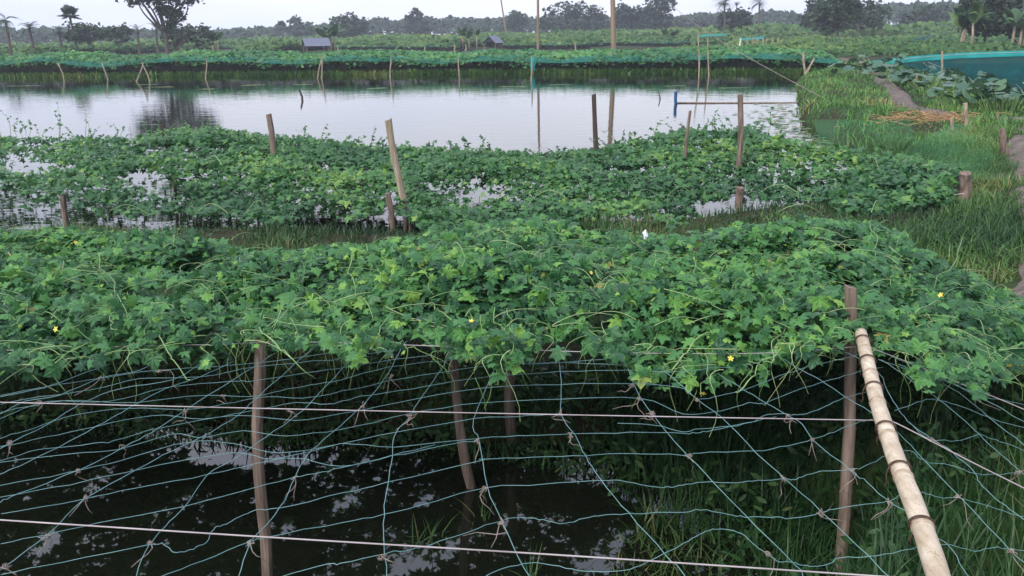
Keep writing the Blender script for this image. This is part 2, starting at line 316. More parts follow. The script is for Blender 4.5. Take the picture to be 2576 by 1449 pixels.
def height(x, y):
    p = np.stack([x, y], 1)
    z = 0.42 + 0.05 * snoise(x, y, 3.0, 1)
    near = np.clip((1.6 - y) / 0.8, 0, 1); z = z + near * 0.45
    right = np.clip((x - (2.2 + 0.30 * np.clip(y - 4, 0, 90))) / 1.2, 0, 1) * np.clip((70 - y) / 10, 0, 1); z = z + 0.12 * right
    z = z - .24 * np.clip((y - 68) / 6, 0, 1) * np.clip((165 - y) / 20, 0, 1) * np.clip((34 - x) / 8, 0, 1)
    bund = np.clip((y - 4.2) / .5, 0, 1) * np.clip((11.5 - y) / .5, 0, 1) * np.clip((3.2 - x) / 1.2, 0, 1); z = z - (0.17 + 0.06 * np.clip((6.6 - y) / 1, 0, 1)) * bund
    for poly, wd, dep in ((DITCH, 0.55, 0.7), (POND, 0.7, 1.0), (RPOND, 0.9, 1.0), (FPOND, 3, 1.0)):
        d = sdf(p, poly) + 0.12 * snoise(x, y, 1.1, 5); t = np.clip((d + wd * 0.6) / (wd * 1.2), 0, 1); t = t * t * (3 - 2 * t)
        # ground meets the water level on the traced shore
        lo = -dep * 0.6; z = np.where(d < wd * 3, lo + (z - lo) * np.clip(t, 0, 1), z)
    return z
xs = np.unique(np.concatenate([np.linspace(-1800, -140, 22), np.linspace(-140, -30, 45), np.linspace(-30, -8, 50), np.linspace(-8, 9, 78), np.linspace(9, 32, 56), np.linspace(32, 140, 40), np.linspace(140, 1800, 22)]))
ys = np.unique(np.concatenate([np.linspace(-60, -2, 15), np.linspace(-2, 13, 74), np.linspace(13, 64, 96), np.linspace(64, 160, 60), np.linspace(160, 600, 30), np.linspace(600, 3000, 12)]))
gx, gy = np.meshgrid(xs, ys); nx, ny = len(xs), len(ys)
gz = height(gx.ravel(), gy.ravel())
ii = np.arange(nx - 1)[None, :] + np.arange(ny - 1)[:, None] * nx
q = np.stack([ii, ii + 1, ii + nx + 1, ii + nx], -1).reshape(-1, 4)
g = link('ground', raw_mesh('ground', np.stack([gx.ravel(), gy.ravel(), gz], 1), [q], True), M['ground']); tag(g, 'low muddy banks and flat fields between the ponds', kind='structure')
def hgt(x, y): return height(np.atleast_1d(np.asarray(x, float)), np.atleast_1d(np.asarray(y, float)))
def water(name, poly, mat, label, grow=1.0):
    c = np.mean(poly, 0); v = [(*(c + (np.array(p) - c) * grow), 0.0) for p in poly]
    me = bpy.data.meshes.new(name); me.from_pydata(v, [], [list(range(len(v)))]); o = link(name, me, mat); tag(o, label, kind='structure'); return o
def grown(poly, d):
    p = np.array(poly, float); n = len(p); r = []
    area = 0.5 * np.sum(p[:, 0] * np.roll(p[:, 1], -1) - np.roll(p[:, 0], -1) * p[:, 1]); sg = 1 if area > 0 else -1
    for i in range(n):
        e = p[(i + 1) % n] - p[i - 1]; nn = np.array([e[1], -e[0]]) * sg; r.append(p[i] + nn / np.linalg.norm(nn) * d)
    return r
water('pond_water', grown(POND, 0.8), M['water_pond'], 'wide still fish pond mirroring the pale sky')
water('ditch_water', grown(DITCH, 0.8), M['water_ditch'], 'dark ditch water under the near net')
water('side_pond_water', grown(RPOND, 0.8), M['water_pond'], 'pond beside the path behind the broad leaved plants')
water('far_pond_water', grown(FPOND, 1.5), M['water_pond'], 'thin bright strip of a farther pond')

def strip(name, line, width, dz, label, mat, seed):
    p = spline(np.array([(a, b, 0) for a, b in line]), 10)[:, :2]; tg = np.gradient(p, axis=0); tg /= np.linalg.norm(tg, axis=1)[:, None]
    nn = np.stack([-tg[:, 1], tg[:, 0]], 1); V = []
    k = np.linspace(-1, 1, 7)
    for j in k:
        wv = width / 2 * (1 + 0.35 * snoise(np.arange(len(p)) * 0.6, np.full(len(p), j * 2.0), 4, seed)) if abs(j) == 1 else width / 2
        q2 = p + nn * (j * wv)[:, None] if np.ndim(wv) else p + nn * j * wv
        z = hgt(q2[:, 0], q2[:, 1]) + dz - (0.10 if abs(j) == 1 else 0.0) + 0.015 * snoise(q2[:, 0], q2[:, 1], 0.6, seed + 1)
        V.append(np.stack([q2[:, 0], q2[:, 1], z], 1))
    v = np.stack(V, 1).reshape(-1, 3); n = len(p); i = np.arange(n - 1)[:, None] * 7 + np.arange(6)[None, :]
    f = np.stack([i, i + 1, i + 8, i + 7], -1).reshape(-1, 4)
    o = link(name, raw_mesh(name, v, [f], True), mat); tag(o, label, kind='structure'); return o
strip('dirt_path', PATH, 0.62, 0.07, 'narrow trodden dirt path winding along the pond bank', M['soil'], 31)
strip('near_path', NEARPATH, 0.95, 0.06, 'bare earth path at the frame edge beside the near vine', M['soil'], 33)
strip('side_path', BRANCH, 0.6, 0.06, 'short dirt path branching off past the straw', M['soil'], 37)

# ------------------------------------------------------------------ leaf templates
def lobed_leaf(seed, lobes=7, depth=0.5):
    r = np.random.default_rng(seed); pts = []
    ang = np.linspace(-142, 142, lobes); tip = np.interp(np.abs(ang), [0, 60, 100, 142], [0.62, 0.55, 0.46, 0.36])
    st = ang[1] - ang[0]
    for k, a in enumerate(ang):
        rt = tip[k] * r.uniform(0.9, 1.08)
        if k == 0: pts.append((a - st * 0.45, 0.12))
        for da, fr in ((-0.30, 0.74), (-0.12, 0.86), (0, 1.0), (0.14, 0.84), (0.30, 0.72)): pts.append((a + da * st, rt * fr * r.uniform(0.95, 1.05)))
        pts.append((a + st * 0.5, rt * depth if k < lobes - 1 else 0.12))
    P = np.array([(rr * math.cos(R(a)), rr * math.sin(R(a))) for a, rr in pts])
    rad = np.hypot(*P.T); z = -r.uniform(.3, .75) * rad ** 2 + r.uniform(-.5, .5) * P[:, 0] * P[:, 1] + r.uniform(-.2, .45) * P[:, 1] ** 2 - 0.06 * np.array([1 if i % 6 == 0 else 0 for i in range(len(P))]) + r.uniform(-0.03, 0.03, len(P))
    mid = P * 0.5; zm = -0.02 + 0.05 * np.array([1 if i % 6 == 3 else -0.5 for i in range(len(P))])
    n = len(P); v = np.concatenate([[[0, 0, -0.03]], np.c_[mid, zm], np.c_[P, z]])
    t = [[0, 1 + i, 1 + i + 1] for i in range(n - 1)]
    for i in range(n - 1): t += [[1 + i, 1 + n + i, 1 + n + i + 1], [1 + i, 1 + n + i + 1, 1 + i + 1]]
    return v, np.array(t)
def simple_lobed(seed):
    r = np.random.default_rng(seed); pts = []
    for a, rr in ((-150, .15), (-125, .36), (-100, .24), (-65, .48), (-35, .30), (0, .62), (35, .30), (65, .48), (100, .24), (125, .36), (150, .15)): pts.append((a, rr * r.uniform(.9, 1.1)))
    P = np.array([(b * math.cos(R(a)), b * math.sin(R(a))) for a, b in pts]); z = -0.3 * np.hypot(*P.T) ** 2 + r.uniform(-.04, .04, len(P))
    v = np.concatenate([[[0, 0, 0.03]], np.c_[P, z]]); return v, np.array([[0, i, i + 1] for i in range(1, len(P))])
def light_leaf(seed, lobes=7, depth=.55):
    r = np.random.default_rng(seed + 50); pts = []; ang = np.linspace(-142, 142, lobes); tip = np.interp(np.abs(ang), [0, 60, 100, 142], [0.62, 0.55, 0.46, 0.36]); st = ang[1] - ang[0]
    for k, a in enumerate(ang):
        rt = tip[k] * r.uniform(.85, 1.1)
        for da, fr in ((-.24, .76), (0, 1.0), (.24, .74)): pts.append((a + da * st, rt * fr))
        if k < lobes - 1: pts.append((a + st * .5, rt * depth))
    P = np.array([(b * math.cos(R(a)), b * math.sin(R(a))) for a, b in pts]); rad = np.hypot(*P.T)
    z = -r.uniform(.3, .8) * rad ** 2 + r.uniform(-.6, .6) * P[:, 0] * P[:, 1] + r.uniform(-.2, .5) * P[:, 1] ** 2 + np.array([.03 if i % 4 == 1 else (-.05 if i % 4 == 3 else 0) for i in range(len(P))])
    return np.concatenate([[[0, 0, .02]], np.c_[P, z]]), np.array([[0, i, i + 1] for i in range(1, len(P))])
LGT = [light_leaf(s, 7 if s % 2 else 5, .5 + .08 * (s % 3)) for s in range(6)]
LOB = [lobed_leaf(s, 7 if s % 2 else 5, 0.50 + 0.07 * (s % 4)) for s in range(6)]
SL = [simple_lobed(s) for s in range(3)]
TUFT = (np.array([[-.5, 0, 0], [.5, 0, 0], [.35, .5, .12], [0, .75, .0], [-.4, .45, .1]]), np.array([[0, 1, 2], [0, 2, 4], [2, 3, 4]]))
OVAL = (np.array([[0, 0, 0], [.3, .17, -.02], [.7, .16, -.06], [1, 0, -.15], [.7, -.16, -.06], [.3, -.17, -.02]]), np.array([[0, 1, 5], [1, 2, 4], [1, 4, 5], [2, 3, 4]]))[0:2]
def rand_normals(n, tilt, bias=(0, 0, 0)):
    a = rng.uniform(0, 6.283, n); t = np.abs(rng.normal(0, tilt, n))
    v = np.stack([np.sin(t) * np.cos(a), np.sin(t) * np.sin(a), np.cos(t)], 1) + np.array(bias); return v / np.linalg.norm(v, axis=1)[:, None]

# ------------------------------------------------------------------ near trellis: bamboo, net, strings, posts
BX0 = W(2165, 838, 1.25)[:2]; BX1 = W(2350, 1449, 1.25)[:2]
def bamboo_x(y): return BX1[0] + (BX0[0] - BX1[0]) * (y - BX1[1]) / (BX0[1] - BX1[1])
def netz(x, y):
    d = np.clip(x - bamboo_x(y) - 0.02, 0, 9)
    return 1.25 - 0.06 * np.clip(y - 3.5, 0, 6) - 0.40 * d / (1 + 0.12 * d) - 0.02 * np.clip(np.sin(x * 3.1) * np.sin(y * 3.7), -1, 1)
def onnet(px, py, lift=0.0):
    z = 1.25
    for _ in range(12):
        p = W(px, py, z); z = z * 0.4 + 0.6 * float(np.clip(netz(p[0], p[1]) + lift, 0.15, 1.6))
    return W(px, py, z)
Z5 = lambda pts: [(x * .3923, y * .3923 + 880.5) for x, y in pts]
Z6 = lambda pts: [(x * .3923 + 859, y * .3923 + 880.5) for x, y in pts]
Z7 = lambda pts: [(x * .3923 + 1718, y * .3923 + 880.5) for x, y in pts]
COLS = [
 Z5([(700, 90), (480, 170), (280, 240), (0, 300)]),
 Z5([(1050, 40), (900, 130), (640, 180), (380, 290), (160, 330), (0, 410)]),
 Z5([(1330, 60), (1110, 190), (780, 245), (530, 340), (300, 480), (0, 630)]),
 Z5([(1500, 70), (1290, 170), (1060, 250), (830, 370), (620, 490), (380, 620), (130, 740), (0, 795)]),
 Z5([(1760, 20), (1640, 100), (1480, 200), (1190, 385), (970, 530), (800, 620), (510, 770), (120, 920), (0, 975)]),
 Z5([(2060, -60), (1960, 30), (1640, 310), (1540, 410), (1290, 560), (1100, 650), (870, 770), (540, 960), (310, 1180), (30, 1390), (-60, 1470)]),
 Z5([(2300, 0), (2185, 130), (1950, 380), (1700, 560), (1500, 700), (1330, 800), (1190, 1000), (1060, 1130), (960, 1250), (870, 1449), (840, 1540)]),
 Z6([(420, -60), (380, 0), (300, 150), (140, 350), (0, 480), (-130, 590), (-230, 690), (-300, 820), (-390, 1010), (-580, 1230), (-660, 1449), (-690, 1540)]),
 Z6([(720, -10), (660, 90), (620, 155), (500, 320), (440, 420), (345, 540), (325, 690), (300, 850), (270, 1055), (280, 1300), (295, 1449), (300, 1540)]),
 Z6([(1020, 30), (985, 115), (850, 445), (885, 590), (935, 880), (1030, 1100), (1120, 1300), (1200, 1449), (1240, 1540)]),
 Z6([(1375, -60), (1385, 0), (1408, 200), (1412, 420), (1500, 545), (1565, 680), (1665, 835), (1845, 1050), (2080, 1310), (2200, 1440), (2280, 1540)]),
 Z6([(1760, -20), (1830, 110), (1915, 300), (2025, 450), (2186, 640), (2386, 850), (2590, 1060), (2905, 1370), (2965, 1449), (3040, 1540)]),
 Z7([(-120, 130), (0, 235), (90, 315), (300, 480), (460, 650), (650, 820), (890, 1040), (1190, 1325), (1310, 1449), (1400, 1540)]),
 Z7([(220, 150), (360, 235), (540, 345), (700, 430), (770, 480), (840, 580), (1070, 770), (1180, 850), (1320, 970), (1440, 1040), (1590, 1170), (1700, 1250), (1800, 1400), (1850, 1490), (1890, 1560)]),
 Z7([(560, 10), (730, 110), (885, 200), (1060, 310), (1250, 430), (1390, 540), (1540, 700), (1780, 950), (2110, 1290), (2300, 1450)]),
 Z7([(860, -10), (1060, 20), (1260, 150), (1300, 240), (1370, 360), (1440, 455), (1600, 570), (1720, 650), (1870, 780), (1900, 850), (2000, 950), (2140, 1050), (2350, 1230)]),
 Z7([(1270, 60), (1460, 190), (1650, 325), (1780, 430), (1900, 540), (2040, 670), (2186, 800), (2400, 990)]),
 Z7([(1380, 90), (1560, 160), (1760, 270), (1960, 430), (2186, 610), (2400, 790)]),
 Z7([(1240, 0), (1540, 130), (1880, 290), (2186, 460), (2400, 580)]),
]
ROWS = [
 Z5([(0, 290), (300, 235), (640, 180), (1000, 130), (1400, 105), (1750, 70), (2190, 10)]),
 Z5([(0, 350), (250, 300), (600, 250), (900, 185), (1290, 170), (1640, 110)]) + Z6([(-100, 65), (0, 55), (200, 20), (420, -10)]),
 Z5([(0, 440), (300, 330), (700, 330), (1060, 240), (1480, 200), (1640, 195)]) + Z6([(-130, 130), (0, 115), (350, 60), (600, 30)]),
 Z5([(0, 400), (420, 325), (800, 340), (940, 330), (1300, 290), (1600, 300), (1800, 260)]) + Z6([(-200, 225), (0, 190), (300, 110), (640, 70), (900, 50), (1200, 90), (1500, 70), (1700, 60)]),
 Z5([(0, 565), (160, 520), (430, 430), (830, 370), (1180, 385), (1440, 345), (1700, 300)]) + Z6([(-250, 310), (0, 265), (280, 205), (600, 150), (970, 100), (1400, 80), (1800, 100)]),
 Z5([(0, 620), (300, 560), (620, 490), (980, 420), (1300, 440), (1560, 400), (1900, 340)]) + Z6([(-100, 350), (0, 330), (180, 290), (560, 230), (920, 175), (1400, 140), (1850, 130), (2190, 140)]) + Z7([(200, 110), (380, 105), (700, 20)]),
 Z5([(0, 710), (250, 640), (600, 600), (730, 580), (1050, 495), (1500, 420)]) + Z6([(-300, 450), (0, 410), (500, 310), (900, 245), (1400, 220), (1880, 215), (2190, 245)]) + Z7([(90, 315), (240, 290), (390, 255), (540, 200), (720, 130), (1000, 60), (1160, 20)]),
 Z5([(0, 720), (330, 680), (740, 640), (1110, 540), (1290, 560), (1560, 520)]) + Z6([(-350, 550), (0, 510), (430, 410), (880, 340), (1410, 315), (1920, 310)]) + Z7([(0, 410), (250, 390), (420, 340), (480, 345), (540, 340), (700, 270), (870, 215), (1040, 165), (1160, 130), (1280, 110)]),
 Z5([(0, 870), (420, 790), (800, 700), (1200, 590), (1500, 600)]) + Z6([(-400, 660), (0, 600), (345, 530), (850, 440), (1200, 425), (1410, 405)]),
 Z7([(-420, 470), (-180, 480), (0, 525), (100, 505), (300, 490), (460, 455), (520, 420), (640, 410), (740, 415), (860, 385), (1000, 320), (1090, 290), (1200, 265)]),
 Z5([(0, 945), (450, 860), (870, 770), (1480, 660)]) + Z6([(-420, 700), (0, 605), (340, 620), (870, 565), (1200, 550), (1480, 540), (1850, 530), (2190, 535)]) + Z7([(90, 530), (190, 515), (460, 455), (600, 430)]),
 Z5([(0, 1055), (520, 960), (870, 885), (1340, 795), (1640, 730)]) + Z6([(-300, 690), (0, 745), (320, 680), (730, 600), (880, 580)]),
 Z6([(880, 700), (1230, 690), (1565, 675), (1850, 665), (2160, 672)]) + Z7([(30, 680), (110, 660), (460, 645), (620, 625), (840, 570), (880, 560), (1000, 510), (1140, 460), (1240, 440)]),
 Z5([(0, 1240), (300, 1185), (620, 1110), (1190, 1000), (1640, 880), (1890, 820)]) + Z6([(-150, 790), (0, 755), (320, 680), (600, 610)]),
 Z5([(0, 1440), (400, 1360), (960, 1250), (1050, 1250), (1130, 1300), (1240, 1270), (1320, 1230), (1370, 1150), (1430, 1125), (1540, 1070), (1640, 1025)]) + Z6([(-390, 1010), (0, 920), (300, 845), (870, 715), (910, 700)]),
 Z5([(1010, 1460), (1300, 1350), (1600, 1230), (1720, 1200)]) + Z6([(0, 1108), (270, 1055), (600, 970), (935, 882), (1300, 860), (1665, 838), (1790, 835), (1950, 870), (2090, 880), (2190, 870)]) + Z7([(130, 850), (340, 850), (480, 835), (660, 825), (720, 828), (830, 790), (1080, 765), (1170, 745), (1320, 670), (1460, 645), (1540, 710), (1720, 740), (1880, 790), (2050, 795), (2186, 775)]),
 Z5([(1800, 1460), (2100, 1370)]) + Z6([(0, 1370), (280, 1305), (480, 1275), (800, 1170), (1030, 1095), (1170, 1072), (1300, 1090), (1430, 1110), (1560, 1080), (1680, 1060), (1845, 1052), (2190, 1040)]) + Z7([(110, 1025), (280, 1055), (400, 1070), (560, 1068), (700, 1080), (890, 1045), (1000, 1015), (1320, 968), (1400, 930), (1540, 915), (1640, 945), (1770, 950), (1960, 1000), (2140, 1060), (2250, 1060)]),
 Z6([(920, 1449), (1080, 1390), (1250, 1365), (1400, 1390), (1560, 1418), (1800, 1412), (1960, 1365), (2190, 1245)]) + Z7([(100, 1185), (190, 1150), (300, 1155), (400, 1190), (480, 1270), (560, 1320), (620, 1355), (720, 1365), (820, 1387), (910, 1380), (1020, 1335), (1190, 1325), (1400, 1290), (1540, 1260), (1690, 1250), (1870, 1285), (1990, 1270), (2110, 1275), (2260, 1300)]),
 Z7([(1360, 390), (1480, 345), (1560, 320), (1650, 325), (1800, 365), (1960, 430), (2186, 500), (2300, 530)]),
 Z7([(1450, 460), (1560, 560), (1680, 580), (1780, 580), (1900, 545), (2040, 590), (2186, 640), (2300, 690)]),
 Z7([(1250, 60), (1400, 110), (1560, 165), (1700, 200), (1880, 290), (2100, 330), (2300, 380)]),
]
net = empty('trellis_net', W(1288, 1200, 1.25) - [0, 0, 0]); tag(net, 'wide meshed teal twine net stretched over the dark ditch', 'net')
NL = np.array(net.location)
def strand(pts, name, mat, rad, parent=net, lift=0.0, per=4, off=NL, sides=5, jig=0.0012):
    p = np.array([onnet(a, b, lift) for a, b in pts]); p = spline(p, per) + rng.normal(0, jig, (len(p[:-1]) * per + 1, 3)) if len(p) > 2 else p
    return MB().tube(p - off, rad, sides).build(name, mat, parent, True)
for c in COLS: strand(c, 'long_cord', M['twine'], 0.0011)
for r_ in ROWS: strand(r_, 'cross_cord', M['twine'], 0.00092)
KN = Z5([(60, 600), (640, 175), (1020, 135), (250, 345), (500, 775), (545, 950), (310, 1195), (30, 1395), (970, 1240), (1600, 1230), (1890, 815), (790, 620), (1430, 295), (1860, 390), (1190, 390)]) + \
     Z6([(320, 165), (140, 360), (870, 580), (1410, 410), (1470, 548), (920, 890), (1025, 1105), (260, 1330), (1990, 410), (1860, 230), (1915, 310), (440, 425)]) + \
     Z7([(90, 320), (40, 685), (670, 420), (830, 575), (650, 825), (1085, 770), (1325, 975), (885, 1050), (540, 1310), (1765, 945), (2105, 1290), (1880, 310), (1585, 580), (2155, 785)])
for k, (a, b) in enumerate(KN):
    c = onnet(a, b); m = MB()
    for _ in range(rng.integers(2, 4)):                       # the wound knot
        q_ = c - NL + rng.normal(0, 0.005, (7, 3)); m.tube(spline(q_, 3), 0.0012, 4)
    for _ in range(rng.integers(1, 3)):                       # loose tails
        d = np.array([rng.normal(0, 0.5), rng.normal(0, 0.5), -1.0]); d /= np.linalg.norm(d); ln = rng.uniform(0.02, 0.075)
        s_ = np.linspace(0, 1, 5)[:, None]; m.tube(c - NL + d * ln * s_ + np.array([rng.normal(0, .03), rng.normal(0, .03), -.01]) * s_ ** 2 + rng.normal(0, .012, 3) * np.sin(s_ * 5), np.linspace(0.0016, 0.0009, 5), 4)
    m.build('twine_knot', M['hemp'], net, True)
# strings
def string(pts, label, rad=0.0019, lift=0.012):
    p = np.array([onnet(a, b, lift) for a, b in pts]); o = p[0].copy()
    ob = MB().tube(spline(p - o, 6), rad, 6).build('string', M['wire'], None, True, o); tag(ob, label, 'string', 'white strings over the net'); return ob
string([(-120, 1010), (0, 1012), (640, 1027), (1400, 1043), (2225, 1058)], 'white string across the middle of the net from frame edge to bamboo')
string([(-120, 1300), (0, 1308), (650, 1350), (1400, 1396), (2200, 1449), (2345, 1457)], 'nearest white string crossing the net near its bottom edge', 0.0021)
string([(-120, 884), (0, 882), (300, 872), (560, 866), (640, 862), (760, 860), (1080, 870), (1500, 886), (1900, 889), (2160, 872)], 'white string along the lower fringe of the near vine')
string([(2228, 1058), (2262, 1068), (2420, 1150), (2576, 1228), (2700, 1290)], 'white string running from middle of bamboo to the path bank')
string([(2170, 872), (2230, 890), (2400, 958), (2576, 1030), (2700, 1090)], 'white string running from top of bamboo down among leaves')
# bamboo
bl = [(2165, 838), (2178, 890), (2192, 950), (2208, 1015), (2232, 1090), (2258, 1165), (2288, 1240), (2318, 1320), (2345, 1400), (2368, 1475)]
bp = spline(np.array([W(a, b, 1.27) for a, b in bl]), 14); bo = bp[0].copy(); seg = np.r_[0, np.cumsum(np.linalg.norm(np.diff(bp, axis=0), axis=1))]
ext = bp[-1] + (bp[-1] - bp[-6]) / np.linalg.norm(bp[-1] - bp[-6]) * np.array([0.15, 0.4, 0.7])[:, None]
bp = np.concatenate([bp, ext]); seg = np.r_[seg, seg[-1] + np.array([.15, .4, .7])]
nodes = np.arange(0.21, seg[-1], 0.262)
br = np.interp(seg, [0, seg[-1]], [.0245, .0282]) + .0006 * np.sin(seg * 24); bam = empty('bamboo_pole', bo); tag(bam, 'pale dry bamboo pole lying slanted at the edge of the net', 'bamboo pole')
MB().tube(bp - bo, br, 18).build('culm', M['bamboo'], bam, True)
for s_ in nodes:
    c = np.array([np.interp(s_, seg, bp[:, k]) for k in range(3)]); d = np.array([np.interp(s_ + .01, seg, bp[:, k]) for k in range(3)]) - c; d /= np.linalg.norm(d)
    t_ = np.array([-.011, -.005, -.002, .002, .006, .012]); MB().tube(c - bo + d * t_[:, None], np.array([1.0, 1.07, 1.13, 1.06, 1.10, .99]) * float(np.interp(s_, seg, br)), 18, False).build('node_ring', M['bamboo_node'], bam, True)
for k, s_ in enumerate([0.10, 0.33, 0.60, 0.93, 1.20, 1.50]):
    c = np.array([np.interp(s_, seg, bp[:, j]) for j in range(3)]); d = np.array([np.interp(s_ + .02, seg, bp[:, j]) for j in range(3)]) - c; d /= np.linalg.norm(d)
    u = np.cross(d, [0, 0, 1]); u /= np.linalg.norm(u); v_ = np.cross(u, d); th = np.linspace(0, 4.1 * math.pi, 44)
    p = c - bo + (np.cos(th)[:, None] * u + np.sin(th)[:, None] * v_) * 0.0300 + d * (np.linspace(-.006, .008, 44) + 0.010 * np.sin(th))[:, None]
    tail = np.array([p[-1] + (-u if k % 2 else u) * a + np.array([0, 0, -b]) for a, b in ((.006, .01), (.008, .03), (.004, .05), (.010, .066))])
    MB().tube(np.concatenate([p, tail]), 0.0021, 5).build('wire_tie', M['rust'], bam, True)

def post(a, b, za, zb, r0, r1, mat, label, group=None, name='wooden_post', ext=0.35, sides=10, bend=0.0):
    """upright post: a = picture point of its top, b = of its foot; zb = height of the foot"""
    pb = W(b[0], b[1], zb) if za is None else None
    if za is None:                       # foot is known: stand the post at that distance
        d = ray(*a); t = pb[1] / d[1]; pa = np.array([0, 0, EYE]) + t * d
    else:
        pa = W(a[0], a[1], za); d = ray(*b); t = pa[1] / d[1]; pb = np.array([0, 0, EYE]) + t * d
    pb = pb + (pb - pa) / np.linalg.norm(pb - pa) * ext
    s_ = np.linspace(0, 1, 9)[:, None]; p = pb + (pa - pb) * s_ + np.array([bend, 0, 0]) * np.sin(s_ * math.pi) + rng.normal(0, r0 * 0.10, (9, 3)) + np.array([1, .5, 0]) * (0 if name == 'blue_pipe' else r0) * rng.uniform(.25, .6) * np.sin(np.linspace(0, rng.uniform(4, 8), 9) + rng.uniform(0, 6))[:, None]
    rr = np.linspace(r0, r1, 9) * rng.uniform(0.93, 1.07, 9)
    v, q, t = tube(p - pb, rr, sides); sl_ = rng.uniform(-.35, .35); tr_ = np.r_[np.arange(8 * sides, 9 * sides), len(v) - 1]; v[tr_, 2] += sl_ * (v[tr_, 0] - v[-1, 0]) + rng.uniform(-.12, .12, len(tr_)) * r1
    o = link(name, raw_mesh(name, v, [q, np.array(t)], False), mat, None, pb); tag(o, label, 'post', group); return o
post((650, 858), (664, 1470), 1.26, None, 0.026, 0.023, M['wood'], 'grey brown stake standing in ditch water beneath the second string', 'stakes under the near net')
post((1132, 860), (1185, 1225), None, 0.0, 0.028, 0.025, M['wood'], 'leaning brown stake in middle of the ditch with open water behind', 'stakes under the near net')
post((1278, 870), (1286, 1060), None, 0.15, 0.034, 0.03, M['wood'], 'short brown stake on the shaded bank behind the leaning stake', 'stakes under the near net')
post((2150, 722), (2112, 1425), None, 0.05, 0.027, 0.025, M['wood'], 'dark brown stake rising through leaves beside the bamboo pole', 'stakes under the near net')

# ------------------------------------------------------------------ near vine canopy
NEAR_T = [(-700, 575), (0, 578), (200, 588), (420, 590), (520, 603), (620, 636), (740, 640), (850, 632), (960, 622), (1060, 598), (1150, 572), (1260, 562), (1350, 560), (1440, 575), (1540, 598), (1700, 602), (1800, 590), (1900, 575), (2050, 562), (2170, 560), (2250, 590), (2330, 640), (2420, 690), (2520, 735), (2700, 790), (3100, 900),
          (3100, 1120), (2700, 1010), (2560, 960), (2450, 985), (2400, 960), (2300, 930), (2230, 900), (2160, 862), (2090, 885), (2020, 900), (1960, 925), (1880, 965), (1830, 985), (1760, 985), (1700, 955), (1620, 955), (1560, 905), (1500, 895), (1440, 850), (1370, 860), (1300, 915), (1240, 925), (1170, 905), (1110, 895), (1010, 870), (900, 892), (830, 875), (760, 870), (700, 885), (640, 868), (560, 885), (470, 900), (380, 915), (260, 905), (150, 925), (60, 965), (0, 960), (-700, 1000)]
def canopy_z(x, y):
    z = netz(x, y) + 0.04 + 0.15 * snoise(x, y, 1.25, 11, 2) + 0.06 * snoise(x, y, 0.45, 12, 2) - .17 * np.exp(-((x + 1.6) / 1.1) ** 2 - ((y - 6.1) / .9) ** 2)
    return z
def sample_near(n, lo, hi):
    x = rng.uniform(-6.5, 5.5, n); y = rng.uniform(2.3, 7.3, n); dz = -rng.exponential(0.085, n) + rng.uniform(lo, hi, n)
    dz = np.where(y > 4.8, np.maximum(dz, -.13), dz); z = canopy_z(x, y) + dz; p = np.stack([x, y, z], 1); pp = PJ(p); jit = rng.normal(0, 9, (n, 2)); jit[:, 1] += (pp[:, 1] > 800) * (8 + 0 * y) + (pp[:, 1] > 800) * 34 * snoise(pp[:, 0], pp[:, 0] * 0, 90, 15, 3)
    ok = inpoly(pp + jit, NEAR_T) & (y > 2.2) & (snoise(x, y, .42, 24, 2) < .66 + rng.normal(0, .08, n))
    for cx, cy, rx, ry in ((1500, 797, 46, 28), (2270, 900, 45, 28), (420, 730, 50, 22), (1440, 855, 40, 20), (1010, 850, 50, 16)):
        ok &= (((pp[:, 0] - cx) / rx) ** 2 + ((pp[:, 1] - cy) / ry) ** 2 > rng.uniform(0.5, 1.4, n))
    return p[ok], dz[ok], pp[ok]
vine = empty('gourd_vine', (0, 4.5, 0)); tag(vine, 'lush lobed leaf vine with yellow flowers spread over the near net', 'vine', 'gourd vines on net trellises'); VO = np.array([0, 4.5, 0])
p, dz, pp = sample_near(100000, -0.01, 0.07)
xb = rng.uniform(-6, 2.4, 9000); yb = rng.uniform(5.6, 6.6, 9000); zb_ = canopy_z(xb, yb) - rng.uniform(.0, .13, 9000); pb_ = np.stack([xb, yb, zb_], 1); kb = inpoly(PJ(pb_), NEAR_T) & (snoise(xb, yb, .9, 19, 3) > -.12); p = np.concatenate([p, pb_[kb]]); dz = np.concatenate([dz, np.full(kb.sum(), -.3)]); pp = np.concatenate([pp, PJ(pb_[kb])])   # leaves added along the far rim to cut the ditch's sky reflection
sz = np.clip(rng.gamma(8, .0092, len(p)), .03, .108); sz = np.where(pp[:, 1] > 760, sz * .82, sz); tint = np.clip(rng.beta(2, 2.6, len(p)) + 0.25 * snoise(p[:, 0], p[:, 1], 1.2, 20), 0, 0.92)
young = rng.random(len(p)) < 0.07; tint[young] = rng.uniform(0.85, .97, young.sum()); sz[young] *= 0.5
nr = rand_normals(len(p), 0.78, (0, -0.25, 0)); tint[rng.random(len(p)) < .003] = 1.0; yaw = rng.uniform(-3.14, 3.14, len(p))
yaw = np.where(rng.random(len(p)) < 0.6, -1.57 + rng.normal(0, 0.8, len(p)), yaw)
dist = np.linalg.norm(p - [0, 0, EYE], axis=1)
score = sz / dist - 3 * (dz < -0.02) - 3 * young - 5 * ((pp[:, 0] < 20) | (pp[:, 0] > 2556))
top = np.zeros(len(p), bool); top[np.argsort(-score)[:300]] = True
LM = []
for k in range(6):
    me = raw_mesh('vine_leaf', LOB[k][0], [LOB[k][1]], False); me.materials.append(M['leaf_obj']); LM.append(me)
BB = bases(nr, yaw)
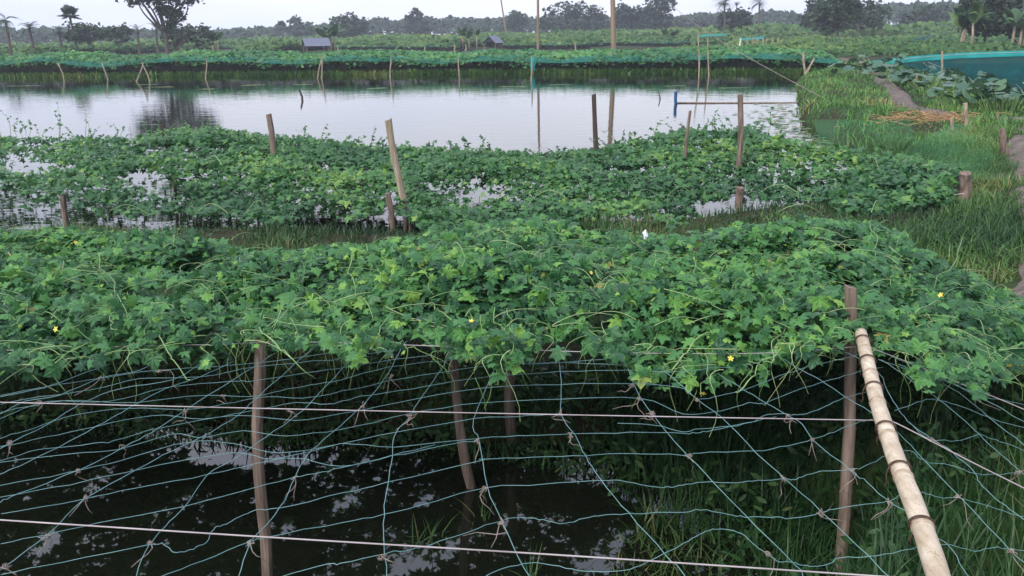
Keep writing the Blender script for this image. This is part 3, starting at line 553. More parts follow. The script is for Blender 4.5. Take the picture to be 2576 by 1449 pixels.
for i in np.where(top)[0]:
    o = bpy.data.objects.new('leaf', LM[i % 6]); mm = Matrix.Identity(4)
    for a in range(3):
        for b in range(3): mm[a][b] = BB[i][a][b] * sz[i]
        mm[a][3] = p[i][a] - VO[a]
    o.matrix_basis = mm; o.parent = vine; C.objects.link(o)
rest = ~top; grp = np.arange(len(p)) % 6; ms_ = []
for k in range(6):
    s_ = rest & (grp == k); tv, tf = LGT[k]
    Mx = BB[s_]; v = np.einsum('nij,vj->nvi', Mx, tv) * sz[s_][:, None, None] + (p[s_] - VO)[:, None, :]
    ms_.append((v.reshape(-1, 3), (tf[None] + (np.arange(s_.sum()) * len(tv))[:, None, None]).reshape(-1, 3), np.repeat(tint[s_], len(tv))))
off = np.cumsum([0] + [len(a[0]) for a in ms_])
o = link('foliage', raw_mesh('foliage', np.concatenate([a[0] for a in ms_]), [np.concatenate([a[1] + off[k] for k, a in enumerate(ms_)])], False, np.concatenate([a[2] for a in ms_])), M['leaf'], vine); tag(o, kind='stuff')
pu, dzu, ppu = sample_near(46000, -.05, .0); nu_ = len(pu); ku = (pu[:, 1] > 3.5) & (ppu[:, 1] < 850); pu = pu[ku]; nu_ = len(pu); pu[:, 2] -= .01  # larger leaves added under the canopy to block sky and its reflection
tag(link('sky_block_leaves', scatter('sky_block_leaves', SL[1], pu - VO, rand_normals(nu_, .4, (0, -.1, 0)), rng.uniform(-3.14, 3.14, nu_), rng.uniform(.10, .16, nu_), np.clip(rng.beta(1.6, 3.4, nu_), 0, .7)), M['leaf'], vine), kind='stuff')
# runners and tendrils over the leaves
def on_canopy(px, py, lift):
    z = 1.3
    for _ in range(8):
        q_ = W(px, py, z); z = float(canopy_z(q_[0], q_[1])) + lift
    return W(px, py, z)
RUN = [[(380, 760), (400, 830), (430, 900), (480, 960)], [(690, 820), (740, 760), (800, 745), (860, 790)], [(1300, 640), (1345, 700), (1400, 775)], [(1690, 930), (1760, 850), (1830, 800), (1900, 760), (1950, 690)],
       [(2190, 560), (2205, 620), (2185, 660)], [(2290, 690), (2290, 760), (2270, 830)], [(2300, 790), (2360, 760), (2400, 810), (2405, 880)], [(1960, 740), (1975, 800), (1945, 880), (1920, 930)],
       [(1240, 780), (1260, 840), (1265, 920), (1240, 965)], [(880, 640), (885, 700), (905, 760)], [(240, 640), (275, 700), (310, 770), (330, 850)], [(150, 640), (165, 700), (250, 720)], [(620, 760), (660, 830), (720, 890), (800, 960)],
       [(1030, 700), (1080, 760), (1130, 800), (1200, 850)], [(1640, 760), (1700, 720), (1780, 710), (1850, 650)], [(2420, 600), (2400, 660), (2340, 720)], [(2450, 800), (2500, 850), (2560, 900)], [(1850, 990), (1900, 940), (1950, 880), (2010, 860)],
       [(930, 880), (980, 800), (1060, 760), (1120, 790)], [(20, 830), (80, 790), (150, 800), (220, 850)]]
for r_ in RUN:
    q_ = np.array([on_canopy(a, b, 0.045 + 0.04 * math.sin(k * 2.3 + a)) for k, (a, b) in enumerate(r_)]); MB().tube(spline(q_ - VO, 7) + .012 * np.sin(np.arange((len(r_) - 1) * 7 + 1)[:, None] * np.array([.9, .7, 1.1]) + r_[0][0]) + rng.normal(0, .002, ((len(r_) - 1) * 7 + 1, 3)), np.linspace(0.0032, 0.0014, (len(r_) - 1) * 7 + 1), 5, tint=.6 * rng.random()).build('runner', M['stem'], vine, True)
tm = MB(); ps, dzs, pps = sample_near(5200, 0.04, 0.10)
for i in range(min(1100, len(ps))):
    s0 = ps[i] - VO + [0, 0, .02]; a = rng.uniform(0, 6.283); ln = rng.uniform(0.08, 0.38); k = np.linspace(0, 1, 12)
    d = np.array([math.cos(a), math.sin(a), 0]); sd_ = np.array([-d[1], d[0], 0]); cv = rng.normal(0, 0.35)
    pts = s0 + d * (ln * k)[:, None] + sd_ * (cv * ln * k * k)[:, None] + np.array([0, 0, 1.0]) * (rng.uniform(.005, .05) * np.sin(k * 3.14) - 0.03 * k)[:, None]
    if rng.random() < .55: pts[8:] += np.stack([.012 * np.cos(np.arange(4) * 2.2), .012 * np.sin(np.arange(4) * 2.2), np.zeros(4)], 1)
    tm.tube(pts, np.linspace(0.0022, 0.0011, 12), 3, False, rng.random())
for i in range(120):                                        # tendrils hanging from the fringe
    px = rng.uniform(-50, 2600); fy = np.interp(px, [0, 640, 1250, 1400, 1750, 2100, 2400, 2576], [930, 860, 900, 840, 950, 860, 940, 930]); s0 = on_canopy(px, fy - rng.uniform(0, 40), 0.0) - VO; k = np.linspace(0, 1, 10); ln = rng.uniform(.06, .26)
    pts = s0 + np.stack([rng.normal(0, .08) * k + .025 * np.sin(k * 7 + i), -.06 * np.sin(k * 2.4) , .03 * np.sin(k * 3.14) - ln * k * k], 1); tm.tube(pts, np.linspace(.0022, .001, 10), 4, False, rng.random())
tag(tm.build('tendrils', M['stem'], vine, True), kind='stuff')
# flowers
FL = MB()
for k in range(5):
    a = k * 2 * math.pi / 5; t_ = np.array([[0, 0, 0], [.35, .22, .05], [.85, .28, .10], [1.05, 0, .04], [.85, -.28, .10], [.35, -.22, .05]]); rot = np.array([[math.cos(a), -math.sin(a), 0], [math.sin(a), math.cos(a), 0], [0, 0, 1]])
    FL.add(t_ @ rot.T, None, [[0, 1, 5], [1, 2, 4], [1, 4, 5], [2, 3, 4]])
FL.tube([(0, 0, 0), (0, 0, .25)], [.14, .10], 6)
flm = FL.mesh('flower'); flm.materials.append(M['petal'])
for a, b in [(140, 828), (760, 778), (970, 740), (1034, 800), (1114, 760), (1335, 675), (1366, 692), (1154, 714), (985, 900), (1757, 768), (1838, 902), (1768, 990), (2114, 672), (2492, 828), (2366, 742), (2390, 745), (2280, 690), (2545, 730), (2540, 920), (1186, 808), (1315, 582), (660, 748), (1487, 686), (2308, 812), (190, 610), (24, 640)]:
    c = on_canopy(a, b, 0.115) if not (a == 1768) else onnet(a, b, 0.02)
    o = bpy.data.objects.new('flower', flm); o.parent = vine; o.location = c - VO; sc_ = rng.uniform(.010, .015); o.scale = (sc_,) * 3; o.rotation_euler = (rng.uniform(.3, 1.2), rng.uniform(-.5, .5), rng.uniform(0, 6)); C.objects.link(o)
# scrap of white plastic on the far rim of the near vine
c = on_canopy(1623, 590, 0.09); v, q, t = tube(np.array([(0, 0, -.05), (.008, 0, -.02), (-.006, .01, .015), (.004, 0, .05)]), [.014, .03, .026, .006], 7)
v = v + rng.normal(0, .004, v.shape); v *= .6; o = link('plastic_scrap', raw_mesh('plastic_scrap', v, [q, np.array(t)], False), M['plastic'], None, c); tag(o, 'small white plastic scrap caught at the far rim of near vine', 'scrap')

SEC = [(-900, 350), (0, 345), (120, 352), (250, 345), (330, 350), (450, 322), (560, 325), (640, 345), (760, 352), (850, 362), (950, 372), (1050, 376), (1200, 384), (1330, 388), (1450, 384), (1540, 372), (1640, 345), (1720, 332), (1800, 334), (1890, 325), (1940, 345), (2020, 362), (2100, 372), (2200, 388), (2300, 395), (2420, 425), (2440, 470), (2380, 520), (2250, 540), (2110, 530), (2050, 520), (1980, 505), (1900, 500), (1800, 500), (1760, 545), (1690, 560), (1600, 545), (1560, 575), (1480, 548), (1420, 585), (1300, 575), (1180, 590), (1090, 590), (1030, 540), (960, 528), (880, 555), (800, 545), (740, 565), (620, 548), (540, 540), (420, 528), (330, 540), (260, 530), (180, 520), (90, 528), (0, 540), (-900, 580)]

# ------------------------------------------------------------------ grass, ditch weeds
def field_pts(n, xr, yr, test):
    x = rng.uniform(*xr, n); y = rng.uniform(*yr, n); k = test(x, y); return x[k], y[k]
def clear_of_row(x, y): return ~inpoly(PJ(np.stack([x, y, np.full(len(x), .62)], 1)), SEC)
def grow(name, x, y, lmin, lmax, wd, mat, label, lean=0.5, zoff=-0.02, tb=(2, 2.5), zmin=None):
    z = hgt(x, y)
    if zmin is not None: z = np.maximum(z, zmin)
    n = len(x); L_ = rng.uniform(lmin, lmax, n) * np.clip(1 + .7 * snoise(x, y, 1.6, 17, 3), .35, 1.7); a = rng.uniform(0, 6.283, n); lv = rng.uniform(.1, 1, n) * lean
    me = blades(name, np.stack([x, y, z + zoff], 1), L_, rng.uniform(.7, 1.3, n) * wd, np.stack([np.cos(a) * lv, np.sin(a) * lv], 1), np.clip(rng.beta(*tb, n) * .9 + .38 * snoise(x, y, 2.2, 3, 3), 0, 1))
    o = link(name, me, mat); tag(o, label, 'grass', kind='stuff'); return o
S2 = lambda x, y: np.stack([x, y], 1)
dp = lambda x, y: np.minimum(np.minimum(segdist(S2(x, y), PATH), segdist(S2(x, y), BRANCH)), segdist(S2(x, y), NEARPATH) * .75) + .22 * snoise(x, y, .9, 23, 2)
# right end of the ditch, under and beside the bamboo
x, y = field_pts(26000, (0.6, 4.2), (1.3, 6.2), lambda x, y: (sdf(S2(x, y), DITCH) > -0.35 - 0.3 * (snoise(x, y, .6, 8) > 0.1)) & (dp(x, y) > .55))
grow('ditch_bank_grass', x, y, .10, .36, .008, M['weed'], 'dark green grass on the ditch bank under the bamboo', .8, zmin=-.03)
x, y = field_pts(5200, (0.5, 3.6), (1.4, 5.4), lambda x, y: (sdf(S2(x, y), DITCH) > -0.5) & (snoise(x, y, .7, 28) > -.1)); k_ = len(x)
o = link('broad_weeds', scatter('broad_weeds', OVAL, np.stack([x, y, np.maximum(hgt(x, y), 0) + rng.uniform(.02, .22, k_)], 1), rand_normals(k_, .7, (0, -.3, 0)), rng.uniform(-3, 3, k_), rng.uniform(.03, .085, k_), rng.beta(2, 2.2, k_)), M['weed']); tag(o, 'small broad leaved weeds among the grass under the bamboo', 'weeds', kind='stuff')
x, y = field_pts(9000, (-5, 2.4), (4.2, 6.4), lambda x, y: (np.abs(sdf(S2(x, y), DITCH) - .25) < .5)); k_ = len(x)
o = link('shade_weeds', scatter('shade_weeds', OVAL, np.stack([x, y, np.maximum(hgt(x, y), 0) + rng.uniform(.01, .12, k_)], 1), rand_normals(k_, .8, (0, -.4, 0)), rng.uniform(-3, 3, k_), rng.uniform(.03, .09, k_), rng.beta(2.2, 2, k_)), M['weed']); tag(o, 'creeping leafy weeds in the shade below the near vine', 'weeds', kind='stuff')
# shaded far bank of the ditch
x, y = field_pts(26000, (-6, 3.0), (4.0, 7.2), lambda x, y: (np.abs(sdf(S2(x, y), DITCH) - .35) < .65))
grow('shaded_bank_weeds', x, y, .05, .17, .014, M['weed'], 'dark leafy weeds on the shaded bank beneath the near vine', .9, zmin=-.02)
# water weed in the ditch
x, y = field_pts(16000, (-1.6, 1.6), (1.3, 4.4), lambda x, y: (sdf(S2(x, y), DITCH) < -.05) & (snoise(x, y, .9, 9) + .45 * (x - .3) > .22))
grow('water_weed', x, y, .06, .24, .008, M['weed'], 'green water weed spreading over the dark ditch', 1.3, zmin=-.03, tb=(2.6, 1.8))
# bund between the ditch and the pond
x, y = field_pts(52000, (-8, 6.6), (7.6, 10.9), lambda x, y: (sdf(S2(x, y), POND) > -.3) & ((snoise(x, y, 1.4, 14) > -.25) | (rng.random(len(x)) < .5)))
grow('bund_grass', x, y, .04, .15, .013, M['bundgrass'], 'short patchy grass on the low bund behind the near vine', .8)
# right bank, nearer part
x, y = field_pts(70000, (1.8, 9.5), (5.0, 16.5), lambda x, y: (sdf(S2(x, y), POND) > -.25) & (dp(x, y) > .36) & (x > 1.9 + .1 * y) & clear_of_row(x, y))
grow('bank_grass', x, y, .06, .21, .009, M['grass'], 'long tangled grass along the bank beside the path', 1.25)
# right bank, farther bright part
x, y = field_pts(60000, (5.5, 24), (14, 52), lambda x, y: (sdf(S2(x, y), POND) > -.5) & (sdf(S2(x, y), RPOND) > -.2) & (dp(x, y) > .33) & (x < 12 + .42 * (y - 14)))
grow('bright_bank_grass', x, y, .07, .25, .024, M['grass_bright'], 'bright green grass on the pond bank left of the path', 1.2)
x, y = field_pts(15000, (9, 26), (12, 24), lambda x, y: (sdf(S2(x, y), RPOND) > -.2) & (dp(x, y) > .4))
grow('far_side_grass', x, y, .05, .20, .024, M['grass_bright'], 'green grass at the frame edge beyond the side path', .8)
# straw heap
m = MB(); c0 = W(2340, 303, .55)
for i in range(260):
    c = c0 + np.array([rng.normal(0, .55), rng.normal(0, .55), 0]); c[2] = float(hgt(c[0], c[1])[0]) + abs(rng.normal(0, .07)); a = rng.uniform(0, 3.14); l_ = rng.uniform(.15, .5); d = np.array([math.cos(a), math.sin(a), rng.normal(0, .15)]) * l_ / 2
    m.tube([c - d - c0, c - c0 + [0, 0, .02], c + d - c0], .008, 4, False)
o = m.build('straw_heap', M['straw'], None, False, c0); tag(o, 'orange brown dry straw scattered beside the dirt path bend', 'straw', kind='stuff')

# ------------------------------------------------------------------ second trellis on the pond
def canopy2(x, y):
    z = 0.36 + 0.30 * np.clip((y - 10.9) / 1.3, 0, 1) + 0.06 * snoise(x, y, 1.6, 41, 2) + 0.04 * snoise(x, y, .6, 42, 2)
    z = z + 0.42 * np.exp(-((x - 3.6) / 1.6) ** 2 - ((y - 14.6) / 1.6) ** 2) + 0.22 * np.exp(-((x + 5) / 1.6) ** 2 - ((y - 14.8) / 1.8) ** 2) + 0.36 * np.clip((x - 3) / 2, 0, 1) * np.clip((17 - y) / 3, 0, 1)
    return z
n = 180000; x = rng.uniform(-15, 7.5, n); y = rng.uniform(9.4, 19, n); dz = -rng.exponential(.07, n) + rng.uniform(0, .05, n)
hang = (y < 11.6) & (rng.random(n) < .4); dz[hang] -= rng.uniform(0, .2, hang.sum())
p = np.stack([x, y, np.maximum(canopy2(x, y) + dz, .06)], 1); pp = PJ(p)
sparse = np.clip((3.2 - (x + 6.0)) / 5, 0, 1)                           # thinner towards the left
hole = -.35 * np.clip((x - 2.5) / 2, 0, 1) + snoise(x, y, 1.15, 45, 3) + .25 * snoise(x, y, .4, 46, 2)
ok = inpoly(pp + rng.normal(0, 5, (n, 2)), SEC) & (hole < .60 - .55 * sparse + rng.normal(0, .06, n)) & (rng.random(n) > .62 * sparse)
for cx, cy, rx, ry in ((166, 532, 20, 56), (983, 540, 20, 60), (1020, 575, 14, 40), (1860, 515, 26, 56), (2426, 484, 30, 56), (1506, 560, 12, 26), (950, 565, 60, 22), (2060, 525, 70, 22), (1790, 525, 50, 22), (420, 565, 90, 22), (250, 555, 60, 22), (900, 572, 130, 20), (1560, 556, 70, 16), (800, 560, 80, 16), (110, 552, 90, 20)): ok &= (((pp[:, 0] - cx) / rx) ** 2 + ((pp[:, 1] - cy) / ry) ** 2 > rng.uniform(.6, 1.3, n))
p, dz, x, y = p[ok], dz[ok], x[ok], y[ok]; n = len(p)
vine2 = empty('gourd_vine', (0, 13, 0)); tag(vine2, 'leafy vine sheet sagging over the pond in the second row', 'vine', 'gourd vines on net trellises'); V2 = np.array([0, 13, 0])
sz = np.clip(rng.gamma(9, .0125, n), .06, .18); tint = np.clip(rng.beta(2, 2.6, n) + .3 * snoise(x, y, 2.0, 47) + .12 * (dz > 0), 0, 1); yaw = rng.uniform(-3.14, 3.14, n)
nr = rand_normals(n, .78, (0, -.25, 0))
for k in range(3):
    s_ = np.arange(n) % 3 == k; tag(link('foliage', scatter('foliage', SL[k], p[s_] - V2, nr[s_], yaw[s_], sz[s_], tint[s_]), M['leaf2'], vine2), kind='stuff')
print('second leaves', n)
# free shoots standing up along its far edge
sm = MB(); lp, ln_, ly, ls = [], [], [], []
SH = [(5, 335, 50), (40, 340, 30), (75, 335, 40), (150, 345, 60), (225, 340, 55), (232, 345, 30), (300, 345, 30), (370, 345, 50), (400, 340, 55), (420, 345, 25), (520, 330, 50), (590, 340, 25), (610, 342, 20), (760, 352, 45), (810, 358, 40), (840, 360, 25), (900, 366, 30), (940, 370, 50), (960, 372, 30), (1090, 378, 35), (1130, 380, 30), (1175, 382, 60), (1230, 384, 55), (1300, 386, 30), (1400, 386, 22), (1520, 372, 28), (1545, 368, 40), (1600, 352, 40), (1640, 342, 45), (1690, 335, 30), (1770, 334, 35), (1800, 334, 55), (1840, 330, 40), (1910, 335, 60), (1960, 350, 35), (2060, 365, 30), (2150, 385, 30), (1450, 384, 20), (1250, 385, 30), (470, 325, 25), (190, 345, 28), (110, 345, 36)]
for a, b, h in SH:
    for rep in range(2):
        aa = a + rng.normal(0, 14) * rep; z = 0.75
        for _ in range(6):
            q_ = W(aa, b + 6, z); z = float(canopy2(q_[0], q_[1]))
        q_ = W(aa, b + 6, z); ht = h / 2138 * np.linalg.norm(q_) * rng.uniform(.7, 1.45); k = np.linspace(0, 1, 9); lx, lyy = rng.normal(0, .12), rng.normal(0, .08)
        pts = q_ - V2 + np.stack([lx * k * k + .03 * np.sin(k * 5 + a), lyy * k, ht * k - .06 * (k > .8)], 1); sm.tube(pts, np.linspace(.006, .002, 9), 4, False, .3)
        for j in range(3, 9):
            if rng.random() < .8: lp.append(pts[j] + V2); ln_.append([rng.normal(0, .5), rng.normal(-.4, .5), .8]); ly.append(rng.uniform(-3, 3)); ls.append(rng.uniform(.06, .14) * (1.15 - .07 * j))
tag(sm.build('shoots', M['stem'], vine2, True), kind='stuff')
tag(link('shoot_leaves', scatter('shoot_leaves', SL[0], np.array(lp) - V2, np.array(ln_), np.array(ly), np.array(ls), rng.uniform(.1, .6, len(lp))), M['leaf2'], vine2), kind='stuff')
# pale climbing runners
for k in range(26):
    px, py = rng.uniform(300, 2250), rng.uniform(410, 540); z = .7
    for _ in range(6):
        q_ = W(px, py, z); z = float(canopy2(q_[0], q_[1])) + .04
    a = rng.uniform(0, 6.28); t_ = np.linspace(0, 1, 8); ln = rng.uniform(.2, .6)
    MB().tube(q_ - V2 + np.stack([math.cos(a) * ln * t_, math.sin(a) * ln * t_, .12 * np.sin(3.1 * t_)], 1), np.linspace(.006, .002, 8), 4, False, rng.random()).build('runner', M['stem'], vine2, True)
for a, b in [(2233, 448), (1936, 425), (413 * 1.0 + 1800, 640)]:
    z = .8
    for _ in range(6):
        q_ = W(a, b, z); z = float(canopy2(q_[0], q_[1])) + .08
    o = bpy.data.objects.new('flower', flm); o.parent = vine2; o.location = q_ - V2; o.scale = (.035,) * 3; o.rotation_euler = (.8, 0, a); C.objects.link(o)
G2 = 'stakes of the second vine row'
post((673, 287), (685, 384), None, .78, .046, .042, M['wood'], 'dark weathered stake top leaning above second vine row, left of pale split stake', G2, ext=1.4)
post((980, 302), (1002, 438), None, .76, .05, .046, M['wood_pale'], 'tall pale split stake leaning out of the second vine row', G2, ext=1.4)
post((980, 485), (986, 596), None, 0.0, .038, .036, M['wood'], 'stake at front edge of second vine row below the pale split stake', G2)
post((1016, 520), (1023, 604), None, 0.0, .034, .032, M['wood_dark'], 'dark wet stake under second vine row beside a brown one', G2)
post((160, 487), (173, 580), None, 0.0, .042, .038, M['wood'], 'brown stake at front of second row near the frame edge', G2)
post((405, 306), (418, 366), None, .75, .028, .024, M['wood_dark'], 'thin dark stake tip showing above leafy second row on the pond side', G2, ext=1.4)
post((1495, 237), (1498, 380), None, .72, .040, .036, M['wood_dark'], 'tall slim dark stake with knobbed tip behind middle of second row', G2, ext=1.4)
post((1735, 278), (1730, 338), None, 1.05, .026, .022, M['wood'], 'thin short stick leaning out of the highest leafy mound', G2, ext=1.4)
post((1860, 237), (1861, 348), None, 1.05, .042, .036, M['wood'], 'tall upright stake at the far end of the leafy mound', G2, ext=1.4)
post((1864, 470), (1855, 566), None, 0.0, .055, .05, M['wood'], 'stout brown stake with notched top standing over bright water gap', G2)
post((1504, 530), (1507, 585), None, 0.0, .028, .026, M['wood_dark'], 'small dark stake under middle of the second row', G2)
sp_ = post((2431, 435), (2419, 532), None, 0.45, .066, .064, M['wood'], 'thick brown stake on the grassy bank with white string tied', G2)
post((2520, 325), (2532, 400), None, 0.5, .055, .05, M['wood'], 'brown leaning stake at edge of the dirt path', G2)
post((2430, 260), (2431, 322), None, 0.55, .045, .042, M['wood_pale'], 'pale upright stake in front of the broad leaved plants', 'stakes along the path')
post((2394, 298), (2398, 328), None, 0.55, .035, .03, M['wood_pale'], 'short pale stub beside the straw at the path bend', 'stakes along the path')
a_, b_ = W(2340, 490, .6), W(2424, 487, .72); o = MB().tube(spline([a_ - a_, (b_ - a_) * .5 + [0, 0, -.02], b_ - a_], 6), .006, 5).build('string', M['wire'], None, True, a_); tag(o, 'short white string tied to the thick brown bank stake', 'string')
# thin green net hung from the second row's bank end
def sheet(name, rows, mat, label, cat, nu=24, nv=8, wav=.03, group=None):
    """net sheet through rows of world points"""
    rr = [spline(np.array(r_, float), 8) for r_ in rows]; rr = [np.array([np.interp(np.linspace(0, 1, nu), np.linspace(0, 1, len(r_)), r_[:, k]) for k in range(3)]).T for r_ in rr]
    A = np.array(rr); t = np.linspace(0, len(rows) - 1, nv); lo = np.minimum(t.astype(int), len(rows) - 2); f_ = (t - lo)[:, None, None]; G = A[lo] * (1 - f_) + A[lo + 1] * f_
    G[..., 2] += wav * snoise(G[..., 0].ravel(), G[..., 1].ravel(), 1.5, 71).reshape(G.shape[:2]); o0 = G[0, 0].copy(); v = (G - o0).reshape(-1, 3)
    i = np.arange(nv - 1)[:, None] * nu + np.arange(nu - 1)[None, :]; f = np.stack([i, i + 1, i + nu + 1, i + nu], -1).reshape(-1, 4)
    o = link(name, raw_mesh(name, v, [f], True), mat, None, o0); tag(o, label, cat, group); return o
sheet('draped_net', [[W(2045, 300, .9), W(2180, 300, .95), W(2290, 298, .95)], [W(2060, 352, .6), W(2200, 350, .62), W(2300, 345, .65)], [W(2110, 400, .35), W(2230, 392, .4), W(2330, 380, .5)]], M['net_thin'], 'thin green net draped over grass at the pond corner', 'net')
sheet('draped_net', [[W(2398, 305, .95), W(2450, 325, .95), W(2505, 400, 1.0)], [W(2330, 345, .7), W(2400, 365, .72), W(2480, 430, .8)], [W(2270, 380, .6), W(2350, 405, .6), W(2440, 470, .6)]], M['net_thin'], 'green net hanging between path stakes and the second vine row', 'net')

# ------------------------------------------------------------------ pond furniture
post((754, 226), (757, 250), None, 0.0, .05, .035, M['wood_dark'], 'lone thin bent stick standing in open pond water', 'sticks in the open pond', bend=.04)
post((1656, 233), (1657, 250), None, 0.0, .03, .02, M['wood_dark'], 'thin curved twig standing in pond beside the blue pipe', 'sticks in the open pond', bend=.05)
post((1700, 230), (1700, 262), None, 0.0, .055, .055, M['blue'], 'upright dark blue pipe standing in the pond', None, 'blue_pipe')
p0, p1 = W(1703, 258.5, 0.02), W(2030, 257, 0.02)
o = MB().tube(spline([p0 - p0, (p1 - p0) * .5 + [0, -.1, -.01], p1 - p0 + [0, 0, -.02]], 8), .024, 8).build('floating_pole', M['wood'], None, True, p0); tag(o, 'long dark pole floating level on the pond by the blue pipe', 'pole')
post((2022, 265), (2020, 300), None, 0.0, .03, .025, M['wood'], 'slender stick at the water edge below grassy bank', 'sticks in the open pond')
post((2046, 270), (2044, 295), None, 0.0, .03, .025, M['wood'], 'short stick at the water edge, nearer the grass', 'sticks in the open pond')
# duckweed specks near the right shore
m = MB()
for i in range(520):
    a = rng.random(); c = np.array([np.interp(a, [0, .35, .6, 1], [7.2, 7.3, 8.0, 10]), np.interp(a, [0, .35, .6, 1], [17.5, 20, 24, 30.2]), 0.006]) + [-abs(rng.normal(0, .7)), rng.normal(0, .5), 0]; r_ = rng.uniform(.03, .12)
    an = np.arange(6) / 6 * 6.283; m.add(np.c_[c[0] + r_ * np.cos(an), c[1] + r_ * np.sin(an) * rng.uniform(.5, 1), np.full(6, c[2] + rng.uniform(0, .02))], None, [[0, 1, 2], [0, 2, 3], [0, 3, 4], [0, 4, 5]], rng.random())
for px, py, ln_ in [(365, 213, 45), (395, 219, 60), (60, 216, 70), (640, 214, 40), (760, 213, 35), (1410, 213, 40), (1290, 218, 50), (1700, 216, 45), (1850, 221, 60), (950, 222, 30), (520, 224, 24), (1180, 226, 30), (2030, 305, 30)]:
    c = W(px, py, .004); ln_ = ln_ / 2138 * c[1]
    for _ in range(22):
        r_ = rng.uniform(.04, .16); q_ = c + [rng.uniform(-.5, .5) * ln_, rng.normal(0, .12), 0]; an = np.arange(6) / 6 * 6.283; m.add(np.c_[q_[0] + r_ * 2 * np.cos(an), q_[1] + r_ * np.sin(an), np.full(6, q_[2] + rng.uniform(0, .004))], None, [[0, 1, 2], [0, 2, 3], [0, 3, 4], [0, 4, 5]], rng.random())
o = m.build('floating_weed', M['grass'], None); tag(o, 'floating weed patches along the grassy shore', 'weed', kind='stuff')

# ------------------------------------------------------------------ broad leaved plants beside the path
def broad(seed):
    r = np.random.default_rng(seed); a = np.linspace(-160, 160, 15); rr = np.interp(np.abs(a), [0, 60, 110, 160], [.62, .46, .46, .34]) * r.uniform(.93, 1.07, 15); P = np.c_[rr * np.cos(np.radians(a)), rr * np.sin(np.radians(a))]
    z = -.35 * rr ** 2 + .1 * np.abs(P[:, 1]) + r.uniform(-.03, .03, 15); v = np.concatenate([[[0, 0, 0]], np.c_[P, z]]); me = raw_mesh('broad_leaf', v, [np.array([[0, i, i + 1] for i in range(1, 15)])], False); me.materials.append(M['taro']); return me
BL = [broad(s) for s in range(3)]
def taro(px, py, n, spread, size, label):
    b = W(px, py, .5); b[2] = float(hgt(b[0], b[1])[0]); e = empty('broad_leaved_plant', b); tag(e, label, 'plant', 'broad leaved plants by the path'); sm = MB()
    for i in range(n):
        a = rng.uniform(0, 6.283); r_ = spread * math.sqrt(rng.random()); h = rng.uniform(.25, .6); c = np.array([r_ * math.cos(a), r_ * math.sin(a), h])
        sm.tube(spline([np.array([c[0] * .6, c[1] * .6, 0]), np.array([c[0] * .8, c[1] * .8, h * .6]), c], 4), np.linspace(.012, .007, 9), 5, False, .4)
        o = bpy.data.objects.new('leaf', BL[i % 3]); o.parent = e; o.location = c; s_ = size * rng.uniform(.7, 1.25); o.scale = (s_,) * 3; o.rotation_euler = (rng.normal(-.35, .3), rng.normal(0, .3), rng.uniform(-3, 3)); C.objects.link(o)
    tag(sm.build('stems', M['stem'], e, True), kind='stuff')
for px, py, n, sp, s_, lab in [(2165, 195, 34, 1.6, .42, 'broad leaved clump at the bank beside the head of path'), (2215, 172, 18, 1.5, .38, 'broad leaved clump at left end of the bright teal net'), (2270, 215, 26, 1.3, .38, 'broad leaved clump between path and blue net, farthest along'), (2320, 225, 26, 1.3, .38, 'broad leaved clump beside the thin leaning stake'), (2375, 232, 30, 1.4, .38, 'broad leaved clump at the side pond edge'), (2430, 270, 26, 1.0, .36, 'broad leaved clump directly behind the pale upright stake'), (2480, 275, 26, 1.0, .36, 'broad leaved clump behind the path branch with bluish leaves'), (2530, 285, 26, .9, .36, 'broad leaved clump nearest the frame edge by side pond')]: taro(px, py, n, sp, s_, lab)
post((2309, 185), (2300, 218), None, .55, .05, .04, M['wood_pale'], 'thin leaning pale stake among the broad leaves', 'stakes along the path')
post((2130, 155), (2122, 180), None, .6, .06, .05, M['wood_pale'], 'pale crooked stake near the head of the path', 'stakes along the path')
post((2512, 283), (2506, 305), None, .5, .03, .025, M['wood_pale'], 'small pale twig at the grass edge below bluish leaves', 'stakes along the path')
post((2021, 132), (2025, 190), None, 0.0, .07, .055, M['wood_pale'], 'pale pole in the shaded pond corner crossing a leaning one', 'poles in the pond corner')
post((2048, 146), (2023, 198), None, 0.0, .06, .05, M['wood_pale'], 'leaning pole in the shaded pond corner', 'poles in the pond corner')
# net fence round the side pond
def fence_net(pts, label):
    """pts: (x, y, ztop)"""
    P = spline(np.array(pts, float), 10); n = len(P); o0 = P[0].copy(); e = empty('pond_net', (o0[0], o0[1], 0)); tag(e, label, 'net'); O = np.array([o0[0], o0[1], 0])
    def ribbon(name, rows, mat):
        v = np.concatenate(rows) - O; k = len(rows); i = np.arange(k - 1)[:, None] * n + np.arange(n - 1)[None, :]; f = np.stack([i, i + 1, i + n + 1, i + n], -1).reshape(-1, 4); link(name, raw_mesh(name, v, [f], True), mat, e)
    wob = .05 * np.sin(np.arange(n) * .9)[:, None] * np.array([[.4, -1, 0]])
    low = P.copy(); low[:, 2] = -.1; mid = (P + low) / 2 + wob * 2; b1 = P.copy(); b1[:, 2] -= .10; ribbon('net_wall', [b1 + [0, .02, 0], mid, low + [-.3, -.5, 0]], M['net_blue'])
    t0 = P + [.1, .55, .10]; ribbon('top_fold', [t0, P + [0, .1, .06] + wob, P + [0, -.04, -.04], P + [0, -.06, -.17] + wob], M['net_bright'])
    MB().tube(P - O + [0, 0, .03], .012, 5, False).build('top_rope', M['wire'], e, True)
fence_net([(19.8, 48.5, .55), (22.0, 48.3, .80), (24.4, 47.2, 1.0), (27.2, 45.2, 1.15), (31, 42.0, 1.45), (36, 38.2, 1.8), (42, 35, 2.0)], 'blue green net wall with bright teal fold round side pond')
post((2371, 128), (2369, 192), None, 0.0, .06, .05, M['wood_pale'], 'pale post holding up the blue green net wall', 'net wall posts')
